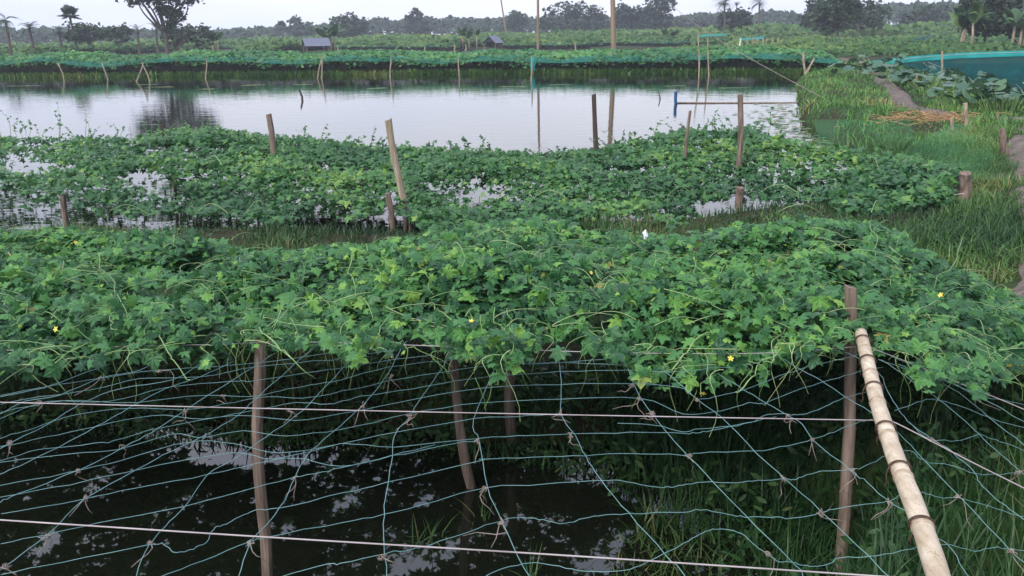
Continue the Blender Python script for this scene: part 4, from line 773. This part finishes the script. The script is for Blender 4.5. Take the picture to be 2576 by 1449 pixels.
for k, (a, b, c, d) in enumerate([(2322, 157, 2365, 192), (2335, 157, 2420, 190)]):
    pa, pb = W(a, b, .9), W(c, d, .0); o = MB().tube([pa - pa, pb - pa], .014, 5).build('guy_rope', M['wire'], None, True, pa); tag(o, ['steep thin rope slanting across the blue green net', 'flatter thin rope slanting across the blue green net'][k], 'rope', 'ropes in front of the blue net')

# ------------------------------------------------------------------ far bank vine row with teal net edge
FE = [(-160, 165), (0, 161), (110, 152), (240, 166), (420, 153), (520, 151), (640, 155), (760, 159), (840, 151), (1000, 153), (1100, 158), (1180, 153), (1290, 151), (1400, 156), (1500, 152), (1620, 152), (1700, 150), (1850, 144), (1960, 147), (2060, 154), (2120, 160)]
SHORE = [(-150, 83.5), (-36, 62.3), (0.2, 55.9), (16.6, 50.8), (20.5, 48.6)]
def over_shore(a, b):
    d = ray(a, b); best = None
    for (x0, y0), (x1, y1) in zip(SHORE[:-1], SHORE[1:]):
        A = np.array([[d[0], x0 - x1], [d[1], y0 - y1]]); t, u = np.linalg.solve(A, [x0, y0])
        if t > 0 and -1e-6 <= u <= 1: best = np.array([0, 0, EYE]) + t * d
    return best
fe = spline(np.array([q for q in (over_shore(a, b) for a, b in FE) if q is not None]), 6)
def canopy_band(name, edge, depth, zc, nl, size, mat, label, cat, seed, droop=.25, group=None, cover=1.0, base=.5):
    e = empty(name, edge[0] * [1, 1, 0]); O = edge[0] * [1, 1, 0]; tag(e, label, cat, group); s_ = np.r_[0, np.cumsum(np.linalg.norm(np.diff(edge, axis=0), axis=1))]; u = rng.uniform(0, s_[-1], nl); t = rng.beta(1.0, 1.1, nl)
    P = np.array([np.interp(u, s_, edge[:, k]) for k in range(3)]).T; nx_ = np.array([.12, 1.0]); P[:, :2] += (t * depth)[:, None] * nx_ / np.linalg.norm(nx_)
    keep = snoise(P[:, 0], P[:, 1], 5, seed, 2) < cover; P, t = P[keep], t[keep]; n = len(P)
    P[:, 2] += zc * np.sin(t * 2.6) + .10 * snoise(P[:, 0], P[:, 1], 2.2, seed + 1, 2) + rng.uniform(-.06, .10, n) - droop * (t < .07) * rng.random(n)
    tag(link('foliage', scatter('foliage', TUFT, P - O, rand_normals(n, .7, (0, -.35, 0)), rng.uniform(-3, 3, n), rng.uniform(.6, 1.4, n) * size, np.clip(rng.beta(2, 2.2, n) + .3 * snoise(P[:, 0], P[:, 1], 6, seed + 2), 0, 1)), mat, e), kind='stuff'); return e, O
def band_net(e, O, edge, back, rise, mat, front_drop=.0):
    n = len(edge); wob = .04 * snoise(edge[:, 0], edge[:, 1], 2, 5)[:, None] * np.array([[0, 0, 1.0]])
    rows = [edge + [0, -.1, -.05 - front_drop], edge + wob, edge + [.05, back * .5, rise * .7] + wob, edge + [.1, back, rise]]
    v = np.concatenate(rows) - O; i = np.arange(3)[:, None] * n + np.arange(n - 1)[None, :]; f = np.stack([i, i + 1, i + n + 1, i + n], -1).reshape(-1, 4); link('net_edge', raw_mesh('net_edge', v, [f], True), mat, e)
e, O = canopy_band('bank_vine', fe, 7.5, .34, 30000, .26, M['bankleaf'], 'long vine row with teal net edge on the far pond bank', 'vine', 51)
band_net(e, O, fe + [0, -.15, .03], 1.1, .22, M['net_teal'], .04)
n = len(fe); ww = np.concatenate([fe + [.05, .12, -.06], fe * [1, 1, 0] + [.05, .15, .34]]) - O; i = np.arange(n - 1); link('painted_shade', raw_mesh('painted_shade', ww, [np.stack([i, i + 1, i + n + 1, i + n], -1)], True), M['shade_dark'], e)  # dark sheet standing in for the shaded space below the vine edge
u_ = rng.uniform(0, 1, 9000); P = np.array([np.interp(u_, np.linspace(0, 1, len(fe)), fe[:, k]) for k in range(3)]).T; P[:, 1] += rng.uniform(-.35, .4, 9000)
sb = np.stack([P[:, 0], P[:, 1]], 1); lv = np.stack([rng.normal(0, .5, 9000), rng.normal(-.3, .4, 9000)], 1)
o = link('far_bank_weeds', blades('far_bank_weeds', np.c_[sb, np.maximum(hgt(P[:, 0], P[:, 1]), -.02)], rng.uniform(.12, .50, 9000), rng.uniform(.05, .12, 9000), lv, np.clip(rng.beta(2, 2.6, 9000) + .3 * snoise(P[:, 0], P[:, 1], 7, 58), 0, .9)), M['grass']); tag(o, 'dark weeds along the water line of the far bank', 'weeds', kind='stuff')
FP = [(40, 165, 48, 190, 'far bank post at frame edge, leaning'), (53, 165, 53, 190, 'far bank post second from the frame edge, upright'), (147, 158, 160, 196, 'leaning far bank post left of the taller leaning one'), (254, 155, 271, 198, 'tall leaning pale post on the far bank'), (327, 133, 328, 183, 'tall straight post behind the far bank edge'), (361, 157, 345, 203, 'slanted leg of the crossed pair on the far bank, left leg'), (358, 157, 376, 203, 'slanted leg of the crossed pair on the far bank, right leg'), (520, 150, 518, 195, 'upright pale post on far bank between crossed pair and double post'), (812, 138, 809, 195, 'upright post of the double post on far bank'), (809, 150, 799, 195, 'slanting brace of the double post on far bank'), (983, 140, 982, 195, 'pale far bank post nearest the double post'), (1153, 147, 1155, 192, 'pale far bank post before the post with teal rag'), (1338, 140, 1337, 200, 'far bank post wearing a teal rag'), (1537, 128, 1538, 182, 'pale far bank post in front of the thick utility pole'), (1757, 80, 1759, 190, 'tallest pale bamboo post of the tall pair on far bank'), (1780, 95, 1783, 190, 'shorter pale bamboo post of the tall pair on far bank'), (712, 150, 712, 178, 'small faint post under the far bank vines'), (1424, 152, 1424, 178, 'faint brown post in shade right of the teal rag'), (645, 155, 645, 180, 'faint post in shade left of the small faint one')]
for a, b, c, d, lab in FP: post((a, b), (c, d), None, 0.05, .045, .036, M['wood_pale'], lab, 'posts along the far bank', sides=7)
q_ = W(1337, 185, 0.05); v, q, t = tube(np.array([(0, 0, 0), (.05, -.02, -.2), (.0, -.02, -.5), (.06, 0, -.75)]), [.10, .17, .15, .10], 8); o = link('rag', raw_mesh('rag', v + rng.normal(0, .015, v.shape), [q, np.array(t)], False), M['net_bright'], None, (q_[0] + .08, q_[1] - .1, topz(1338, 140, q_[1]) - .02)); tag(o, 'bright teal rag hung on a far bank post', 'rag')

# rows of netting farther off
T4 = [(-160, 143), (0, 139), (120, 137), (250, 130), (410, 124), (575, 119), (644, 126), (769, 119), (900, 117), (1069, 117), (1140, 116), (1206, 111), (1288, 113), (1438, 112), (1538, 107), (1660, 108), (1763, 106), (1863, 101), (1960, 97), (2107, 93), (2230, 90), (2307, 88)]
t4 = spline(np.array([W(a, b, .72) for a, b in T4]), 6); t4[:, 1] = np.minimum(t4[:, 1], 190)
e, O = canopy_band('field_vine', t4, 14, .6, 16000, .6, M['crop'], 'farther vine row under netting across the fields', 'vine', 61, .05); band_net(e, O, t4, 3.0, .25, M['net_teal'])
n = len(t4); ww = np.concatenate([t4 + [.05, .3, -.05], t4 * [1, 1, 0] + [.05, .4, .12]]) - O; i = np.arange(n - 1); link('painted_shade', raw_mesh('painted_shade', ww, [np.stack([i, i + 1, i + n + 1, i + n], -1)], True), M['shade_dark'], e)  # another dark sheet, imitates the shade beneath this farther row
sheet('field_net', [[W(1758, 88, 1.8), W(1790, 86, 1.9), W(1828, 85, 1.9)], [W(1758, 92, 1.65), W(1790, 91, 1.7), W(1828, 89, 1.7)]], M['net_bright'], 'small teal net strip behind the tall bamboo pair', 'net', 12, 3)
sheet('field_net', [[W(1860, 97, 1.3), W(1890, 95, 1.35), W(1922, 91, 1.4)], [W(1860, 101, 1.15), W(1890, 100, 1.15), W(1922, 97, 1.2)]], M['net_bright'], 'small teal net strip above the row of pale stakes', 'net', 12, 3)
sheet('field_net', [[W(2300, 97, 1.0), W(2330, 91, 1.1), W(2350, 88, 1.1)], [W(2290, 103, .8), W(2330, 99, .8), W(2360, 93, .8)]], M['net_blue'], 'bluish net patch in the bright field beyond path', 'net', 12, 3)
for k, a in enumerate([1862, 1880, 1893, 1906, 1920, 1930, 1944, 1957]):
    post((a, HZ(a) + 23), (a + (k % 3) - 1, HZ(a) + 41), None, .5, .10, .09, M['plastic'] if k == 0 else M['wood_pale'], ('%s whitish stake counted from the whitest one in the close row' % ['', 'first', 'second', 'third', 'fourth', 'fifth', 'sixth', 'last'][k]) if k else 'whitest stake at the end of the close row', 'close row of field stakes', sides=6)
for k, (a, b, c) in enumerate([(1068, 118, 128), (1144, 114, 127), (1172, 112, 126), (1447, 108, 126), (290, 133, 142), (460, 128, 136), (2107, 92, 110), (850, 119, 130), (2412, 77, 88)]):
    post((a, b), (a, c), None, .5, .11, .09, M['plastic'] if a == 2412 else M['wood_pale'], ['field stake below the nearer banana clump gap', 'field stake left of the open hut', 'field stake beside the open hut', 'field stake by the slim pole', 'field stake at far left netting', 'field stake in netting under tall tree', 'field stake in front of the leafy green tree', 'field stake under the tin roofed hut', 'white marker stake in the bright green field'][k], 'single field stakes', sides=6)

# field vegetation
n = 52000; dd = np.exp(rng.uniform(math.log(66), math.log(330), n)); px = rng.uniform(-250, 2850, n); d_ = np.array([ray(-250, 90), ray(2850, 90)]); a0, a1 = math.atan2(*d_[0][:2]), math.atan2(*d_[1][:2]); an = rng.uniform(a0, a1, n)
x, y = dd * np.sin(an), dd * np.cos(an); ok = (sdf(S2(x, y), FPOND) > 1) & (y > np.interp(x, fe[:, 0], fe[:, 1]) + 5); ok &= ~((segdist(S2(x, y), t4[:, :2]) < 7) & (y < np.interp(x, t4[:, 0], t4[:, 1]) + 2)); x, y, dd = x[ok], y[ok], dd[ok]; n = len(x)
hh = np.clip(.25 + .25 * snoise(x, y * .35, 14, 81, 2) + (dd > 170) * (.5 + 1.0 * snoise(x, y * .3, 25, 82, 3)), .05, 2.6) * rng.uniform(.3, 1, n)
hh = np.where((x > 24) & (dd < 120), np.minimum(hh, .4), hh); hh = np.where((x < 24) & (dd < 150), np.minimum(hh, .10), hh)
P = np.stack([x, y, hgt(x, y) + hh], 1); tint = np.clip(rng.beta(2, 2, n) + .35 * snoise(x, y * .4, 22, 83), 0, 1)
o = link('field_vegetation', scatter('field_vegetation', TUFT, P, rand_normals(n, .8, (0, -.5, 0)), rng.uniform(-3, 3, n), dd * .0055 * rng.uniform(.6, 1.4, n) * np.where((x < 24) & (dd < 150), .42, 1), tint), M['crop']); tag(o, 'green field crops and low bushes behind the ponds', 'vegetation', kind='stuff')

# ------------------------------------------------------------------ huts
def hut(px, dist, w_, l_, hw, hr, rz, label):
    b = AT(px, dist, .5); e = empty('hut', b, rz); tag(e, label, 'hut', 'small field huts'); a = math.atan2(hr, w_ / 2); sl_ = math.hypot(hr, w_ / 2) + .35
    for s_ in (-1, 1):
        m = MB(); rot = np.array([[math.cos(a), 0, s_ * math.sin(a)], [0, 1, 0], [-s_ * math.sin(a), 0, math.cos(a)]]); cx = s_ * (w_ / 4 + .10); m.box((cx, 0, hw + hr - (abs(cx)) * math.tan(a) + .03), (sl_, l_ + .5, .05), rot=rot); o = m.build('roof_slope', M['tin'], e)
    for s_ in (-1, 1): MB().add([(-w_ / 2, s_ * l_ / 2, hw), (w_ / 2, s_ * l_ / 2, hw), (0, s_ * l_ / 2, hw + hr), (-w_ / 2, s_ * (l_ / 2 - .06), hw), (w_ / 2, s_ * (l_ / 2 - .06), hw), (0, s_ * (l_ / 2 - .06), hw + hr)], [[0, 1, 4, 3], [1, 2, 5, 4], [2, 0, 3, 5]], [[0, 2, 1], [3, 4, 5]]).build('gable', M['hutdark'], e)
    MB().box((0, l_ / 2 - .1, hw / 2), (w_ - .1, .06, hw)).build('back_wall', M['hutwood'], e); MB().box((-w_ / 2 + .08, .2, hw / 2), (.06, l_ * .6, hw)).build('side_wall', M['hutdark'], e)
    for sx in (-1, 1):
        for sy in (-1, 1): MB().tube([(sx * (w_ / 2 - .02), sy * (l_ / 2 - .02), -.3), (sx * (w_ / 2 - .02), sy * (l_ / 2 - .02), hw)], .07, 6).build('corner_post', M['hutwood'], e)
hut(793, 131, 2.7, 3.2, .75, .95, R(-68), 'low hut with blue grey tin roof beside banana clump')
hut(1240, 134, 1.9, 2.1, .75, .85, R(-28), 'tiny hut with open gable and blue grey roof')

# ------------------------------------------------------------------ utility poles and stay wire
def upole(px, dist, ht, r0, r1, lean, label, arms=True):
    b = AT(px, dist, .3); e = empty('utility_pole', b); tag(e, label, 'pole'); tp = np.array([lean, 0, ht]); MB().tube(np.linspace([0, 0, -.4], tp, 8), np.linspace(r0, r1, 8), 12).build('shaft', M['pole'], e, True)
    if arms:
        ca = MB().box(tp + [0, 0, -.5], (1.8, .12, .12)).build('crossarm', M['pole'], e)
        for s_ in (-.8, 0, .8): MB().tube(tp + np.array([[s_, 0, -.44], [s_, 0, -.28]]), [.05, .03], 8).build('insulator', M['plastic'], ca)
    return b + tp
tp = upole(1546, 64, 9.0, .19, .15, -.35, 'thick brown utility pole on the far bank reflected in the pond')
upole(1353, 84, 9.0, .13, .10, .05, 'slim grey utility pole behind the far bank', True)
upole(1277, 210, 11.0, .20, .15, -1.6, 'thin leaning pole far off against the sky', True)
pb = W(2078, 250, .5); s_ = np.linspace(0, 1, 14)[:, None]; ln = tp - [0, 0, .6] + (pb - tp + [0, 0, .6]) * s_ + np.array([0, 0, -1.0]) * np.sin(s_ * math.pi)
o = MB().tube(ln - pb, .011, 5).build('stay_wire', M['hemp'], None, True, pb); tag(o, 'grey stay wire slanting from utility pole to the grassy bank', 'wire')

# ------------------------------------------------------------------ trees
def tree(px, dist, blobs, base_y, label, n=900, leaf=None, mat='far', trunk_r=.2, group='trees beyond the fields', name='tree', dark=0.0, hollow=.45):
    """blobs: (dx, dy_top, dy_bottom, halfwidth) in picture units"""
    b = AT(px, dist, .4); e = empty(name, b); tag(e, label, 'tree', group); k = dist / 2138.0; pts = []; cs = []
    vol = sum(h * (y1 - y0) for _, y0, y1, h in blobs)
    for dx, y0, y1, h in blobs:
        m = max(20, int(n * h * (y1 - y0) / vol)); cz = topz(px, (y0 + y1) / 2, dist) - .4; rz_ = (y1 - y0) / 2 * k; rx = h * k; u = rng.normal(0, 1, (m, 3)); u /= np.linalg.norm(u, axis=1)[:, None]
        rad = rng.uniform(hollow, 1, m) ** .6 * (1 + .22 * snoise(u[:, 0] * 3 + dx, u[:, 2] * 3 + u[:, 1] * 2, 1.2, int(abs(px + dx)) + 3, 2)); q_ = u * rad[:, None] * [rx, rx, rz_] + [dx * k, rng.normal(0, .3) * rx, cz]
        # small sprays gather into clumps, leaving gaps
        g_ = max(4, m // 22); cl = q_[rng.integers(0, m, g_)]; idx = rng.integers(0, g_, m); mixf = (rng.random(m) < .7)[:, None]; q_ = np.where(mixf, cl[idx] + rng.normal(0, 1, (m, 3)) * [rx * .20, rx * .20, rz_ * .18], q_); pts.append(q_); cs.append((dx * k, cz, rx))
    P = np.concatenate(pts); P[:, 2] = np.maximum(P[:, 2], .1); nn = len(P); lf = leaf or dist * .0034
    crown = link('crown', scatter('crown', TUFT, P, rand_normals(nn, 1.0, (0, -.3, 0)), rng.uniform(-3, 3, nn), lf * rng.uniform(.6, 1.5, nn), np.clip(rng.beta(2, 2, nn) * .8 + .1 - dark, 0, 1)), M[mat], e)
    m = MB(); tz = np.mean([c[1] for c in cs]); m.tube(spline([(0, 0, -.4), (.1, 0, tz * .4), (cs[0][0] * .5, 0, tz * .9)], 5), np.linspace(trunk_r, trunk_r * .5, 11), 8, True)
    for cx, cz, rx in cs:
        for _ in range(2): m.tube(spline([(cx * .1, 0, tz * .45), (cx * .6 + rng.normal(0, .3), rng.normal(0, .5), (tz * .45 + cz) / 2), (cx + rng.normal(0, rx * .4), rng.normal(0, rx * .4), cz + rx * .2)], 4), np.linspace(trunk_r * .5, trunk_r * .12, 9), 6, False)
    m.build('trunk', M['bark'], e, True); return e
tree(415, 120, [(-10, -70, 20, 80), (-50, -40, 24, 40), (55, -45, 24, 42), (10, 0, 55, 30), (25, 35, 62, 26), (15, 55, 85, 18), (-62, -6, 10, 22), (60, 0, 26, 16)], 105, 'tall spreading tree rising out of frame behind far left field', 5600, .34, trunk_r=.30, hollow=.45)
tree(440, 140, [(15, 68, 108, 34), (55, 70, 112, 30), (-10, 78, 112, 30)], 105, 'dense dark bushes at the foot of the tall spreading tree', 900)
tree(222, 150, [(0, 62, 105, 32), (-22, 72, 105, 22)], 105, 'round dark bush beside the fan palm on far left', 700)
tree(300, 160, [(5, 70, 103, 22), (-25, 76, 104, 26)], 100, 'low round bushes between fan palm and tall tree', 600)
tree(1440, 260, [(-25, 16, 62, 36), (20, 14, 58, 34), (55, 22, 66, 28), (-60, 34, 78, 26), (0, 45, 95, 60), (60, 50, 92, 34)], 90, 'broad dark grove left of the thick utility pole', 2200, trunk_r=.35, dark=.15, hollow=.3)
tree(1585, 260, [(-15, 16, 58, 28), (20, 20, 62, 26), (-5, 42, 88, 46)], 88, 'dark flat topped grove right of the thick utility pole', 1500, trunk_r=.35, dark=.15, hollow=.3)
tree(1655, 255, [(-8, -4, 46, 26), (22, 2, 34, 18), (-2, 30, 88, 34)], 86, 'tall dark twin crowned tree right of the flat topped grove', 1300, trunk_r=.35, dark=.15, hollow=.35)
tree(1300, 300, [(0, 32, 66, 28), (-10, 55, 92, 34)], 92, 'round dome tree behind the thin leaning pole', 900, trunk_r=.3)
tree(1050, 300, [(0, 30, 52, 14), (-14, 42, 60, 14), (4, 50, 92, 28)], 95, 'tree with tufted tip standing above the middle treeline', 800, trunk_r=.3)
tree(880, 240, [(2, 36, 66, 18), (-25, 48, 78, 28), (25, 50, 92, 26), (0, 62, 95, 36)], 96, 'bushy tree with a knob top right of banana clump', 1200, trunk_r=.3)
tree(745, 300, [(0, 56, 92, 18), (20, 64, 92, 22)], 95, 'small rounded tree left of the banana clump', 600)
tree(2105, 125, [(-22, 2, 50, 26), (14, -6, 46, 26), (-4, 28, 84, 34), (36, 14, 58, 18)], 80, 'leafy mid green tree standing in front of right treeline', 2600, .42, 'far', .18, hollow=.25)
tree(2070, 170, [(-20, 4, 45, 22), (-30, 25, 75, 22)], 78, 'dark crooked tree peeking out left of the leafy green tree', 800)
tree(2165, 170, [(0, 2, 40, 24), (25, 14, 70, 30), (-5, 30, 78, 30)], 76, 'dark tree right of and behind the leafy green tree', 900)
tree(2330, 220, [(0, 18, 60, 24), (-30, 30, 70, 26), (25, 28, 68, 22)], 72, 'medium grey green tree in the right treeline', 900)
tree(2475, 95, [(-30, 0, 60, 30), (20, -15, 55, 40), (65, -5, 60, 40), (0, 35, 85, 55), (70, 40, 90, 40)], 75, 'dark shaded thicket at the frame edge beyond bright field', 2000, .42, dark=.1, trunk_r=.15)
tree(1765, 330, [(0, 36, 80, 40), (-45, 44, 80, 30)], 82, 'low round tree between grove and date palm', 700)
tree(1860, 190, [(0, 30, 76, 26), (-35, 36, 78, 22)], 80, 'bush at the foot of the large date palm', 800)

# treeline as one far mass
m_p, m_s = [], []
prof_x = [-300, 0, 120, 250, 400, 560, 640, 700, 800, 900, 960, 1010, 1060, 1110, 1180, 1240, 1300, 1360, 1450, 1600, 1700, 1760, 1830, 1900, 1960, 2020, 2080, 2160, 2220, 2300, 2360, 2420, 2480, 2600, 2900]
prof_y = [88, 84, 80, 80, 82, 80, 77, 75, 70, 58, 54, 60, 50, 56, 46, 54, 46, 54, 48, 46, 48, 40, 44, 42, 36, 40, 34, 28, 24, 20, 18, 16, 14, 10, 8]
n = 26000; px = rng.uniform(-280, 2860, n); dist = rng.uniform(330, 430, n); ty = np.interp(px, prof_x, prof_y) + 5 * snoise(px, px * 0, 60, 91, 3) + 3 * snoise(px, px * 0, 22, 92, 2)
hz = HZ(px); zt = EYE + (hz - ty) / 2138 * dist; zz = .5 + (zt - .5) * rng.beta(2.2, 1.0, n)
d0 = np.array([ray(a, 90) for a in px]); d0 /= np.hypot(d0[:, 0], d0[:, 1])[:, None]; P = np.stack([d0[:, 0] * dist, d0[:, 1] * dist, zz], 1)
o = link('treeline', scatter('treeline', TUFT, P, rand_normals(n, 1.0, (0, -.4, 0)), rng.uniform(-3, 3, n), rng.uniform(.9, 2.4, n), np.clip(rng.beta(2, 2, n) * .8 + .2 * snoise(P[:, 0], P[:, 2] * 3, 14, 93), 0, 1)), M['far']); tag(o, 'hazy blue green treeline along the horizon', 'treeline', kind='stuff')
# hedge belt in front of it
n = 28000; px = rng.uniform(-280, 2860, n); dist = rng.uniform(175, 300, n); ty = HZ(px) + np.interp(px, [-300, 500, 1000, 1400, 1700, 1760, 1830, 1950, 2150, 2330, 2420, 2900], [14, 10, 3, 0, -2, -2, -6, -10, -2, -8, -12, -14]) + 4 * snoise(px, px * 0, 90, 95, 3)
zt = np.maximum(EYE + (HZ(px) - ty) / 2138 * dist, .9); zz = .45 + (zt - .45) * rng.beta(1.8, 1.0, n); d0 = np.array([ray(a, 90) for a in px]); d0 /= np.hypot(d0[:, 0], d0[:, 1])[:, None]; P = np.stack([d0[:, 0] * dist, d0[:, 1] * dist, zz], 1)
o = link('hedge_belt', scatter('hedge_belt', TUFT, P, rand_normals(n, .9, (0, -.5, .2)), rng.uniform(-3, 3, n), rng.uniform(.4, 1.15, n), np.clip(rng.beta(2.4, 1.8, n) + .2 * snoise(P[:, 0], P[:, 1], 30, 96), 0, 1)), M['crop']); tag(o, 'rough belt of yellow green scrub before the treeline', 'scrub', kind='stuff')

# palms
def frond_mesh(nl=16, droop=.55, wid=.3):
    m = MB(); t = np.linspace(0, 1, 10); mid = np.c_[t * (1 - .15 * t), 0 * t, .35 * t - (droop + .35) * t * t]; m.tube(mid, np.linspace(.014, .005, 10), 4, False)
    for k in np.linspace(.12, .98, nl):
        c = np.array([np.interp(k, t, mid[:, j]) for j in range(3)]); l_ = wid * math.sin(.35 + 2.5 * k) + .03
        for s_ in (-1, 1): m.add([c + [0, 0, .012], c + [.035, 0, -.012], c + [.5 * l_, s_ * l_, -.25 * l_]], None, [[0, 1, 2]])
    return m.mesh('frond')
FRM = [frond_mesh(16, .55), frond_mesh(16, .8), frond_mesh(16, .3)]
for f in FRM: f.materials.append(M['frond'])
fan = MB(); aa = np.radians(np.linspace(-150, 150, 23)); rr = np.where(np.arange(23) % 2, .5, .36)
fan.add(np.concatenate([[[.45, 0, .1]], np.c_[.45 + rr * np.cos(aa), rr * np.sin(aa), .1 - .12 * np.abs(np.sin(aa)) - .05 * (np.arange(23) % 2)]]), None, [[0, i, i + 1] for i in range(1, 23)]); fan.tube([(0, 0, 0), (.25, 0, .07), (.45, 0, .1)], .015, 4, False); FAN = fan.mesh('fan_leaf'); FAN.materials.append(M['frond'])
def palm(px, dist, py, size, n, label, fanp=False, up=.3, name=None):
    """py: height of the crown's heart in the picture; size: frond length in picture units"""
    b = AT(px, dist, .4); h = topz(px, py, dist) - .4; e = empty('palm_tree', b); tag(e, label, 'palm', 'palms beyond the fields'); m = MB(); lx = rng.normal(0, .04) * h; m.tube(spline([(0, 0, -.3), (lx * .3, 0, h * .5), (lx, 0, h)], 6), np.linspace(.20, .14, 13) * (1 + .12 * (np.arange(13) % 2)), 8); m.build('trunk', M['bark'], e, True); L_ = size * dist / 2138
    for i in range(n):
        o = bpy.data.objects.new('frond', FAN if fanp else FRM[i % 3]); o.parent = e; o.location = (lx, 0, h); s_ = L_ * rng.uniform(.8, 1.1); o.scale = (s_,) * 3; el = rng.uniform(-.5, 1.35) if fanp else up + rng.uniform(-.65, .85); o.rotation_euler = (0, -el, i * 2.4 + rng.normal(0, .2)); C.objects.link(o)
palm(20, 130, 62, 30, 18, 'drooping date palm at the far left frame edge')
palm(80, 135, 78, 28, 22, 'bushy date palm second from the left edge')
palm(150, 150, 84, 22, 16, 'small date palm left of the fan palm')
palm(188, 150, 50, 26, 20, 'large fan palm standing over bushes on the left', True)
palm(345, 145, 84, 20, 18, 'small upright palm left of the tall spreading tree', up=.7)
palm(392, 150, 80, 22, 14, 'feathery palm right against the tall tree trunk', up=.6)
palm(712, 260, 68, 15, 18, 'small fan palm in the gap of the treeline', True)
palm(1822, 185, 18, 30, 24, 'large date palm above the right hand scrub', up=.45)
palm(1908, 190, 18, 24, 20, 'slender date palm right of the large one', up=.3)
palm(1850, 230, 24, 14, 14, 'dark narrow palm touching the large date palm', up=.9)
palm(15 + 2130, 300, 30, 12, 12, 'tiny palm tip over the right treeline', up=.6)

# bananas
def banana_leaf():
    t = np.linspace(0, 1, 9); mid = np.c_[t * (1 - .25 * t), 0 * t, .75 * t - .75 * t * t]; wd = .16 * np.sin(np.clip(t * 1.1, 0, 1) ** .7 * 3.14) * (t > .08) + .008; v = []
    for k in range(9): v += [mid[k] + [0, -wd[k], -.35 * wd[k]], mid[k], mid[k] + [0, wd[k], -.35 * wd[k]]]
    f = []
    for k in range(8): f += [[3 * k, 3 * k + 1, 3 * k + 4, 3 * k + 3], [3 * k + 1, 3 * k + 2, 3 * k + 5, 3 * k + 4]]
    me = raw_mesh('banana_leaf', np.array(v), [np.array(f)], True); me.materials.append(M['banana']); return me
BLM = banana_leaf()
def banana(px, dist, top_y, width, stems, label):
    b = AT(px, dist, .4); e = empty('banana_clump', b); tag(e, label, 'banana plant', 'banana clumps in the fields'); k = dist / 2138; H_ = topz(px, top_y, dist) - .4
    for i in range(stems):
        c = np.array([rng.normal(0, width * .22 * k), rng.normal(0, .5), 0]); h = H_ * rng.uniform(.36, .52); MB().tube([c + [0, 0, -.3], c + [0, 0, h * .6], c + [rng.normal(0, .1), 0, h]], [.15, .12, .08], 7).build('stem', M['wood_pale'], e, True)
        for j in range(7):
            o = bpy.data.objects.new('leaf', BLM); o.parent = e; o.location = c + [0, 0, h * rng.uniform(.85, 1)]; s_ = H_ * rng.uniform(.45, .66); o.scale = (s_,) * 3; o.rotation_euler = (rng.normal(0, .25), -rng.uniform(.15, .95), j * .9 + rng.normal(0, .4)); C.objects.link(o)
banana(822, 137, 46, 80, 4, 'large banana clump beside the tin roofed hut')
banana(545, 150, 62, 50, 3, 'dark banana clump right of the tall spreading tree')
banana(1180, 140, 50, 60, 3, 'banana clump beside the tiny open hut')
banana(1705, 150, 56, 60, 3, 'banana clump left of the tall bamboo pair')
banana(2430, 92, -5, 60, 3, 'upright banana plants at edge of the shaded thicket')
banana(2550, 92, 0, 60, 3, 'banana plants by the frame edge thicket')

# ------------------------------------------------------------------ haze
hz_me = MB().box((0, 245, 9.5), (1200, 640, 23)).mesh('haze')
hm, ht, ho = newmat('haze_air'); pv = N(ht, 'ShaderNodeVolumePrincipled'); pv.inputs['Color'].default_value = (0.84, 0.88, 1.0, 1); pv.inputs['Density'].default_value = 0.0007; pv.inputs['Anisotropy'].default_value = 0.1
ht.links.new(pv.outputs[0], ho.inputs['Volume']); o = link('haze', hz_me, hm); tag(o, 'thin evening haze over the fields', kind='stuff')
